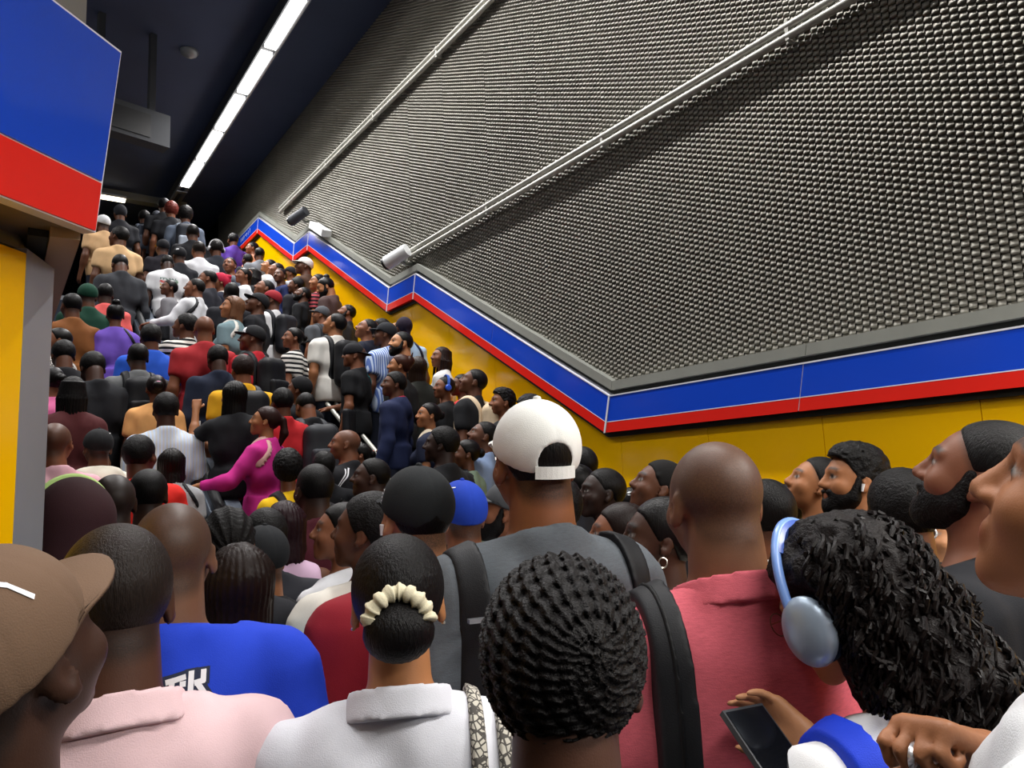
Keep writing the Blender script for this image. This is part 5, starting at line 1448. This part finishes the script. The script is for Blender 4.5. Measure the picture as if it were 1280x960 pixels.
p('bearded man with curly black hair and an earbud', 1068, 604, 75, 'L', G3, hair='hightop', tc='#17181c', d=2.45, beard=True, skin='b')
p('person with a round black afro below the bearded man', 1126, 646, 30, 'N', G3, hair='short', tc='#18191d', d=2.2, skin='d')
p('woman with glasses glimpsed between the black shirts', 1184, 674, 100, 'L', G3, f=True, hair='sleek', tc='#d9dade', d=2.45, skin='a')
# ------------------------------------------------------------------ the people standing closest
HERO = dict(fine=.0052, coarse=.018)
def hero(label, px, py, d, v, pose, hires=.0115, amp=.012, top='tee', gg=.016, **k):
    P = Pose(**{**HERO, **pose}); pk = ('hero', px, py)
    sl = {'tee': .62, 'long': 1.93, 'tank': 0, 'hoodie': 1.93, 'half': .92}[top]
    k.setdefault('hair', None)
    spec = dict(label=label, px=px, py=py, v=v, pose='N', g=G3, P=P, fix=True)
    spec['k'] = dict(P=P, pk=pk, d=d, top=top, f=P.f, bulk=P.bulk, shirt=shirt_mesh(P, sl, res=hires, amp=amp, seed=int(px), g=gg), **k)
    SPECS.append(spec); return spec
hero('man in a pale pink dress shirt with cropped greying hair, seen from behind', 143, 760, 1.04, 4, dict(pitch=2, bulk=1.02, neck=1.08), tc='#dcbcc0', top='long', hair='fade', hc='#241d1a', skin='#4a3024', collar='#dcbcc0', stub=.8)
hero('heavy man in a royal blue tee with white print and a shaved head', 216, 700, 1.42, -6, dict(pitch=4, bulk=1.24, neck=1.03), tc='#1f3fc0', skin='#6e4e3a', stub=.7)
hero('person in a brown cap with a white mark at the lower left corner', 2, 838, .71, -85, dict(pitch=24, yaw=42, bulk=1.0), tc='#2c211c', skin='#3a261d', cap='#66503f', stub=.5)
hero('woman in a white polo with a cream scrunchie round her black bun', 498, 758, 1.15, 0, dict(pitch=0, f=True, bulk=1.06, neck=1.05), tc='#d3d4dc', hair='lowbun', hc='#0d0b0c', skin='#a5734c', collar='#d3d4dc', earring=False)
hero('person with tight black plaits winding round the head, closest to us', 706, 850, .74, -4, dict(pitch=-4, bulk=1.0), tc='#141416', hair='spiralrows', hc='#131112', skin='#4a3024')
hero('tall man in a white cap and charcoal tee', 668, 584, 1.55, 22, dict(pitch=8, bulk=1.05, neck=1.08), tc='#55585d', pat='heather', skin='#7d4f33', hair='fade', cap='#e3e4e0', hole=True)
hero('man in a black cap and dark red tee with an earbud', 520, 652, 1.75, 24, dict(pitch=6, bulk=1.12), tc='#8c1b28', skin='#b98562', hair='fade', cap='#1f2224')
hero('stocky man with a shaved head in a coral polo', 893, 634, 1.3, 24, dict(pitch=2, bulk=1.2, neck=1.06), tc='#cf5f6b', pat='heather', top='tee', skin='#7a5743', stub=.62, collar='#cf5f6b')
_Pw = Pose(pitch=-22, yaw=24, f=True, bulk=1.05, sh=.045); _lw, _sw, _yw, _ = place(1052, 762, _Pw, 40, 1.08)
def to_w(w):
    q = (np.array(w) - np.array(_lw)) / _sw; c, s_ = math.cos(-_yw), math.sin(-_yw); return np.array((c * q[0] - s_ * q[1], s_ * q[0] + c * q[1], q[2]))
PH = [at_depth(*q) for q in ((904, 894, .97), (975, 880, 1.02), (1010, 965, .93))]     # phone: left corner, top corner, lower corner
_hw = to_w(at_depth(1022, 938, 1.0)); _hk = to_w(at_depth(984, 906, 1.03)); _he = to_w(at_depth(1000, 1040, .90))
hw = hero('woman with long black curls and large headphones looking down', 1052, 762, 1.08, 40, dict(pitch=-22, yaw=24, sh=.045, f=True, bulk=1.05, L=(_he, _hw), hL=(_hk - _hw, to_w(at_depth(940, 960, .95)) - _hk, .35)), tc='#dfe0e2', top='half', hair='curlylong', hc='#151010', skin='#b5845f')
hero('man with a full black beard in a black tee gazing up at the right', 1228, 604, 1.42, 74, dict(pitch=24, yaw=8, bulk=1.12, neck=1.15), tc='#15161b', skin='#7c513c', hair='fade', beard=True)
# the man at the right edge: his hand is found from the photograph, so his pose is solved from where he stands
_P0 = Pose(pitch=26); _loc, _s, _yaw, _ = place(1404, 650, _P0, 84, .66)
def to_local(w):
    q = (np.array(w) - np.array(_loc)) / _s; c, s_ = math.cos(-_yaw), math.sin(-_yaw); return np.array((c * q[0] - s_ * q[1], s_ * q[0] + c * q[1], q[2]))
_w = to_local(at_depth(1232, 946, .78)); _k = to_local(at_depth(1150, 908, .765)); _e = to_local(at_depth(1385, 1090, .70))
hr = hero('man in white at the right edge gazing up in profile, holding a ring', 1404, 650, .66, 84, dict(pitch=26, bulk=1.05, neck=1.1, L=(_e, _w), hL=(_k - _w, to_local(at_depth(1165, 1010, .74)) - _k, 1.15), grip=True, handfine=.0055), tc='#e2e4e6', top='long', skin='#9c6a49', hair='fade', stub=.3)
relax()
WHO = build_crowd()
def who(start):
    for k, (r, P) in WHO.items():
        if k.startswith(start): return r, P
    raise KeyError(start)
def part_mesh(r, name):
    for c in r.children:
        if c.name.split('.')[0] == name: return c.data
M['satin'] = (lambda t: (t.base(t.n('ShaderNodeObjectInfo').outputs['Color']), t.set(0.36, 0.35))[1])(NT('satin_aluminium'))
M['print_white'] = plain('white_print', '#e6e6ea', 0.7)
# print on the blue tee
r, P = who('heavy man in a royal blue')
me = part_mesh(r, 'shirt')
hs_ = r.scale[0]
def tee(zx, zy): return ((200 + zx / 12 - 216) / 895 * 1.42 / hs_ + .006, 1.605 - (803 + zy / 12 - 700) / 895 * 1.42 / hs_)
ST = [(225, 290, 430, 255), (285, 290, 275, 470), (400, 335, 432, 335), (515, 215, 512, 500), (665, 220, 665, 330), (665, 330, 575, 345), (590, 345, 690, 490), (120, 300, 160, 470), (560, 590, 690, 580)]
seg = [(*tee(a, b), *tee(c, d)) for (a, b, c, d) in ST]
decal('print_outline', r, me, strokes(seg, .022), M['cloth'], lin('#2b3145'), .0018)
decal('print', r, me, strokes(seg, .0095), M['print_white'], None, .0032)
# lettered print on the white tee
r, P = who('person in a white tee with a bright'); me = part_mesh(r, 'shirt')
rs = random.Random(5)
for z, cols in ((1.33, ['#2f6b57']), (1.29, ['#c9302c', '#2d7a3a', '#2d7a3a']), (1.245, ['#e2b41e']), (1.20, ['#e2b41e', '#7a2340'])):
    for i, cc in enumerate(cols):
        n = 6; x0 = -.11 + .22 * i / len(cols); w = .22 / len(cols)
        lines = []
        for j in range(n):
            xa = x0 + w * (j + .15) / n; xb = x0 + w * (j + .8) / n; lines += [(xa, z - .013, xa, z + .013), (xa, z + rs.choice((-.013, .013, 0)), xb, z + rs.choice((-.013, .013)))]
        q = decal('print', r, me, strokes(lines, .007), M['cloth'], lin(cc))
# white bands on the maroon sleeves
r, P = who('woman with long black braids in a maroon')
for s in (-1, 1):
    e, w = P.arm[s]; sh = P.sh[s]
    for t in (.50, .57):
        S = SDF(axis(-.36, .36, .009), axis(-.16, .16, .009), axis(1.1, 1.46, .009)); a = sh + (e - sh) * t; S.cone(a, a + (e - sh) * .035, .068, .067, 0, flat=True)
        obj('sleeve_band', S.mesh('sleeve_band', 1)[0], M['cloth'], r, lin('#d9d2c8'))
# white shoulder stripes
r, P = who('bald man in a black jacket with white'); me = part_mesh(r, 'shirt')
for dz in (0, .03):
    for s in (-1, 1): decal('stripe', r, me, strokes([(s * (.09 + dz), 1.43 - dz * .2, s * (.20 + dz * .6), 1.30)], .009), M['print_white'])
# white letters on the navy tee front are turned away; flowers in the hair
r, P = who('person with white flowers')
for (x, y, z) in ((-.05, -.06, .10), (-.02, -.085, .095), (.02, -.07, .11)):
    mb = MB()
    for k in range(5):
        a = k * 1.2566; mb.lathe([(0, .004), (.008, .003), (.010, 0), (.006, -.004)], (x + .010 * math.cos(a), y + .004 * math.sin(a), z + .010 * math.sin(a)), 8)
    mb.build('hair_flower', M['white_plastic'], r, True, None, P.hmat())
# pearl / earbuds
for key, px_, off in (('man in a black cap and dark red', 1, None), ('bearded man with curly black', 1, None)):
    r, P = who(key); t = sub_thing('earbud', r, 'white earbud in the left ear of the ' + ('man in the black cap' if 'red' in key else 'bearded man with curly hair'), 'earbud', P.hmat() @ Matrix.Translation((-.089, .004, -.006)))
    MB().tube([(0, 0, .004), (0, .002, -.022)], [.006, .0035], 8).build('stem', M['white_plastic'], t, True)
# cap badges
r, P = who('man in a black cap and dark red')
hm = P.hmat()
# scrunchie of the woman in the white polo
r, P = who('woman in a white polo')
mb = MB(); pts = [(math.cos(a) * .050, -.142 + .012 * math.sin(a) + .004 * math.sin(a * 5), -.012 + math.sin(a) * .056) for a in np.linspace(.12, 3.02, 70)]
mb.tube(pts, [.0135 + .0028 * math.sin(i * .8) + .001 * math.sin(i * 1.9) for i in range(70)], 12); unsharp(mb.build('scrunchie', M['cloth'], r, True, lin('#cfc7ab'), P.hmat()))
for s in (-1, 1): MB().lathe([(0, .004), (.004, .002), (.004, -.002), (0, -.004)], (s * .082, -.002, -.034), 8).build('earring', M['metal'], r, True, lin('#d8d4c8'), P.hmat())
t = sub_thing('shoulder_bag', r, 'bag with two patterned grey straps on the white polo', 'bag')
M['strap_print'] = cloth_mat('monogram_webbing', 'spots', '#4a4744', 95.0)
for cx in (.122, .168):
    for me in strap_mesh(P, (1,), cx, .0135, .027, .98, .007): obj('strap', me, M['strap_print'], t, lin('#b9b4a8'))
a, b = cached('pack', (), pack_mesh); obj('pouch', b, M['bag'], t, lin('#8d877b'), Matrix.Translation((.27, .24, -.28)))
# straps of the tall man's bag, worn on the chest
r, P = who('tall man in a white cap')
t = sub_thing('backpack', r, 'black backpack worn on the chest over the charcoal tee', 'backpack', group='backpacks')
a, b = cached('pack', (), pack_mesh); obj('main_compartment', a, M['bag'], t, lin('#141518'), Matrix.Scale(-1, 4, (0, 1, 0)) @ Matrix.Translation((0, -.02, 0)))
for cx, s in ((.172, -1), (.172, 1)):
    for me in strap_mesh(P, (s,), cx, .027, .032, .95, .009): obj('strap', me, M['bag'], t, lin('#141518'))
MB().box(-.198, -.146, -.165, -.150, 1.335, 1.342).build('buckle', M['metal'], t, False, lin('#b9bbc0'))
# backpack of the coral polo, hung from the left shoulder
r, P = who('stocky man with a shaved')
t = sub_thing('backpack', r, 'black backpack slung from one shoulder of the coral polo', 'backpack', group='backpacks')
obj('main_compartment', a, M['bag'], t, lin('#131417'), Matrix.Translation((-.17, -.05, -.27)))
for me in strap_mesh(P, (-1,), .150, .028, .034, .95, .008): obj('strap', me, M['bag'], t, lin('#1b1c1f'))
for me in strap_mesh(P, (-1,), .150, .004, .038, .95, .006): obj('webbing', me, M['bag'], t, lin('#0e0f11'))
# headphones, glasses, strap and phone of the woman with curls
r, P = who('woman with long black curls')
t = sub_thing('headphones', r, 'large headphones with a blue band and silver-blue cups', 'headphones', P.hmat())
mb = MB(); pts = [(math.sin(q) * .122, .022, .0 + math.cos(q) * .170) for q in np.linspace(-1.42, 1.42, 25)]
mb.tube(pts, .0085, 10).build('headband', M['hard'], t, True, lin('#6f92d2'))
mb = MB(); pts = [(math.sin(q) * .116, .022, .0 + math.cos(q) * .162) for q in np.linspace(-.8, .8, 15)]; mb.tube(pts, .012, 8).build('canopy', M['hard'], t, True, lin('#3a58a8'))
for s in (-1, 1):
    MB().tube([(s * .120, .021, .04), (s * .118, .010, .01)], .0038, 8).build('stem', M['metal'], t, True, lin('#cfd3da'))
    S = hgrid((-.07, -.07, -.08), (.07, .07, .08), .005); S.ell((0, 0, 0), (.025, .046, .057), 0); cup = S.mesh('ear_cup', 1)[0]
    obj('ear_cup', cup, M['satin'], t, lin('#93a2b3'), Matrix.Translation((s * .118, .006, -.016)) @ Matrix.Rotation(.12, 4, 'X'))
    S = hgrid((-.07, -.07, -.08), (.07, .07, .08), .005); S.ell((0, 0, 0), (.020, .046, .056), 0); cu = S.mesh('ear_cushion', 1)[0]
    obj('ear_cushion', cu, M['cloth'], t, lin('#1c2a3a'), Matrix.Translation((s * .094, .006, -.016)) @ Matrix.Rotation(.12, 4, 'X'))
g = sub_thing('eyeglasses', r, 'thin wire eyeglasses of the woman with headphones', 'glasses', P.hmat())
for s in (-1, 1):
    MB().tube([(s * .033 + .024 * math.cos(q), .108, .008 + .020 * math.sin(q)) for q in np.linspace(0, 6.283, 21)], .0013, 6).build('rim', M['metal'], g, True, lin('#8b5d4c'))
    MB().tube([(s * .057, .106, .012), (s * .074, .05, .014), (s * .079, -.01, .008)], .0013, 6).build('temple', M['metal'], g, True, lin('#8b5d4c'))
MB().tube([(-.010, .109, .012), (0, .112, .015), (.010, .109, .012)], .0013, 6).build('bridge', M['metal'], g, True, lin('#8b5d4c'))
t = sub_thing('shoulder_bag', r, 'bag on a wide royal blue strap over the white shirt', 'bag')
for me in strap_mesh(P, (-1,), .150, .020, .030, .95, .008): obj('strap', me, M['bag'], t, lin('#1c3fd0'))
MB().box(-.176, -.124, -.150, -.130, 1.275, 1.315).build('slider', M['hard'], t, False, lin('#1736b8'))
obj('pouch', b, M['bag'], t, lin('#1b2d7a'), Matrix.Translation((-.27, .26, -.30)))
t2 = sub_thing('backpack', r, 'small backpack with black and white straps beside the curls', 'backpack', group='backpacks')
for cx, cc, w in ((.118, '#e8e8ea', .024), (.123, '#1b1c1f', .010)):
    for me in strap_mesh(P, (1,), cx, w, .028 + (.006 if w < .02 else 0), 1.0, .007): obj('strap', me, M['bag'], t2, lin(cc))
lx = Vector(PH[1] - PH[0]).normalized(); lz = Vector(PH[0] - PH[2]); lz = (lz - lx * lz.dot(lx)).normalized(); ly = lz.cross(lx)
if ly.dot(Vector(EYE) - Vector(PH[0])) < 0: lx = -lx; ly = -ly
ctr = Vector(PH[0]) - lz * .072 + Vector(PH[1] - PH[0]).normalized() * .036
m4 = Matrix((lx, ly, lz)).transposed().to_4x4(); m4.translation = ctr
phone(r, Matrix.LocRotScale(r.location, r.rotation_euler, r.scale).inverted() @ m4, 'dark phone held low by the woman with headphones', '#2a2c30', False)
# ring in the hand at the right edge
r, P = who('man in white at the right edge')
e, w = P.arm[-1]; d_ = _n(np.array(P.hand[-1][0])); c = Vector(w + d_ * .105 + _n(np.array(P.hand[-1][1])) * .035)
t = sub_thing('key_ring', r, 'silver ring with a key held in the fingers at the right edge', 'key ring', Matrix.Translation(c))
MB().tube([(.013 * math.cos(q), 0, .013 * math.sin(q)) for q in np.linspace(0, 6.283, 21)], .0035, 8).build('ring', M['metal'], t, True, lin('#c9cbd0'))
MB().box(-.003, .003, -.001, .001, -.055, -.012).build('key', M['metal'], t, False, lin('#d0d2d6'))
# white mark on the brown cap
r, P = who('person in a brown cap')
m2 = P.hmat() @ Matrix.Translation((0, 0, .004))
cr = cap_parts(False)[0]
def on_crown(name, root, P, polys, mat, back=False, color=None, lift=.0015):
    """flat mark on a cap crown: polygons in (angle from the front to the left, height)"""
    bvh = BVHTree.FromPolygons([v.co for v in cr.vertices], [tuple(q.vertices) for q in cr.polygons]); V, Fc = [], []
    for quad in polys:
        n0 = len(V); n = 6; A, B, C, D = [np.array(q, float) for q in quad]
        for i in range(n + 1):
            for j in range(n + 1):
                u, w = j / n, i / n; q = (A * (1 - u) + B * u) * (1 - w) + (D * (1 - u) + C * u) * w
                dr = Vector((-math.sin(q[0]) * math.cos(q[1]), math.cos(q[0]) * math.cos(q[1]), math.sin(q[1])))
                o = Vector((0, -.012, .04)); h = bvh.ray_cast(o + dr * .3, -dr); V.append(tuple((h[0] if h[0] is not None else o + dr * .1) + dr * lift))
        for i in range(n):
            for j in range(n):
                k = n0 + i * (n + 1) + j; Fc.append((k, k + 1, k + n + 2, k + n + 1))
    cap = [c for c in root.children if c.name.startswith('cap')][0]
    return obj(name, mesh_from(name, np.array(V), np.array(Fc), True), mat, cap, color)
on_crown('mark', r, P, strokes([(-2.0, 1.05, -1.7, .85), (-1.7, .85, -1.55, .6)], .07), M['print_white'])
r, P = who('man in a black cap and dark red')
on_crown('badge', r, P, strokes([(1.05, .12 + .1 * i, 1.30, .12 + .1 * i) for i in range(4)] + [(1.32, .12, 1.32, .46)], .03), M['print_white'])
r, P = who('person in a plain royal blue cap'); on_crown('mark', r, P, strokes([(2.4, .9, 1.6, .9)], .05), M['print_white'])
r, P = who('person in a black cap and cream'); on_crown('mark', r, P, strokes([(-2.4, .75, -2.0, .8)], .06), M['print_white'])
r, P = who('person in a black cap with a pale badge'); on_crown('badge', r, P, strokes([(2.6, .5, 2.2, .5)], .2), M['print_white'])
# phones held up in the crowd
def hold(key, label, lit=True, back='#111318'):
    r, P = who(key); e, w = P.arm[1]
    return phone(r, Matrix.Translation(Vector(w) + Vector((-.065, .075, .115))) @ Matrix.Rotation(math.radians(-12), 4, 'X') @ Matrix.Rotation(math.pi, 4, 'Z'), label, back, lit)
hold('person holding up a cream phone', 'cream-backed phone held up beside the pillar', True, '#e4dcc9')
hold('person in a navy jacket holding', 'phone with a lit white screen held up by the rail', True, '#15161a')
r, P = who('woman in a floral top'); t = phone(r, Matrix.Translation((-.12, -.19, 1.22)) @ Matrix.Rotation(.3, 4, 'X'), 'white phone showing beside the floral top', '#e8e6e4', True)
# bottle and tissue
r, P = who('woman in black raising a fist'); e, w = P.arm[1]; c = Vector(w) + Vector((-.04, .0, .09))
t = sub_thing('water_bottle', r, 'small white-capped bottle in the hand by the rail', 'bottle', Matrix.Translation(c))
MB().lathe([(.0, -.10), (.024, -.10), (.026, -.08), (.026, .03), (.012, .055), (.012, .06)], (0, 0, 0), 14).build('flask', M['white_plastic'], t, True)
MB().lathe([(.014, .06), (.014, .085), (.0, .086)], (0, 0, 0), 14).build('lid', M['white_plastic'], t, True)
S = hgrid((-.1, -.1, -.1), (.1, .1, .1), .006); S.ell((0, .0, .0), (.052, .045, .05), 0); S.cone((.03, 0, 0), (.06, 0, -.05), .015, .008, .02); S.cone((-.03, 0, 0), (-.055, .01, .03), .018, .01, .02); folds(S, .016, 3, 3.5)
t = sub_thing('tissue', r, 'crumpled cream tissue in the hand by the rail', 'tissue', Matrix.Translation(c + Vector((0, .01, -.02))))
obj('sheet', S.mesh('sheet', 1)[0], M['cloth'], t, lin('#cfc2ac'))
# eyeglasses of the woman on the right
r, P = who('woman with glasses'); g = sub_thing('eyeglasses', r, 'pale-framed eyeglasses glimpsed between the black shirts', 'glasses', P.hmat())
for s in (-1, 1): MB().tube([(s * .033 + .026 * math.cos(q), .106, .010 + .020 * math.sin(q)) for q in np.linspace(0, 6.283, 17)], .003, 6).build('rim', M['white_plastic'], g, True)

r, P = who('man in a red tee and black cap'); on_crown('front_panel', r, P, [((-.1, .05), (.75, .05), (.6, .6), (0, .6))], M['print_white'])
# lime edge of the maroon hood
r, P = who('person in a maroon hood')
MB().tube([(math.sin(q) * .106, .012, .020 + math.cos(q) * .132) for q in np.linspace(-1.7, 1.7, 27)], .011, 8).build('hood_edge', M['cloth'], r, True, lin('#bfe08c'), P.hmat())
# loose spiral locks of the woman with curls
r, P = who('woman with long black curls')
hm_ = hair_shape('curlylong'); bvh = BVHTree.FromPolygons([v.co for v in hm_.vertices], [tuple(q.vertices) for q in hm_.polygons])
rs = random.Random(21); mb = MB()
def surf(a, z):
    dr = Vector((math.sin(a), -math.cos(a), 0)); o = Vector((0, -.05, z)); h = bvh.ray_cast(o + dr * .4, -dr)
    return (h[0], dr) if h[0] is not None else (None, dr)
for i in range(420):
    a = math.radians(rs.uniform(-100, 118)); z0 = rs.uniform(-.22, .14); L = rs.uniform(.08, .16); ph = rs.uniform(0, 6.28); tw = rs.uniform(9, 16); pts = []; rr = rs.uniform(.006, .011)
    for j in range(17):
        t_ = j / 16; hp, dr = surf(a + .25 * (t_ - .5) * math.sin(ph), max(z0 - L * t_, -.27))
        if hp is None: break
        ta = Vector((dr.y, -dr.x, 0)); an = ph + t_ * tw
        q = hp + dr * (.004 + rr * math.cos(an)) + ta * rr * math.sin(an); q.z = z0 - L * t_; pts.append(tuple(q))
    if len(pts) > 5: mb.tube(pts, [.0042 * (1 - .6 * k / len(pts)) for k in range(len(pts))], 5)
mb.build('curls', M['hair_fine'], r, True, lin('#120d0c'), P.hmat())
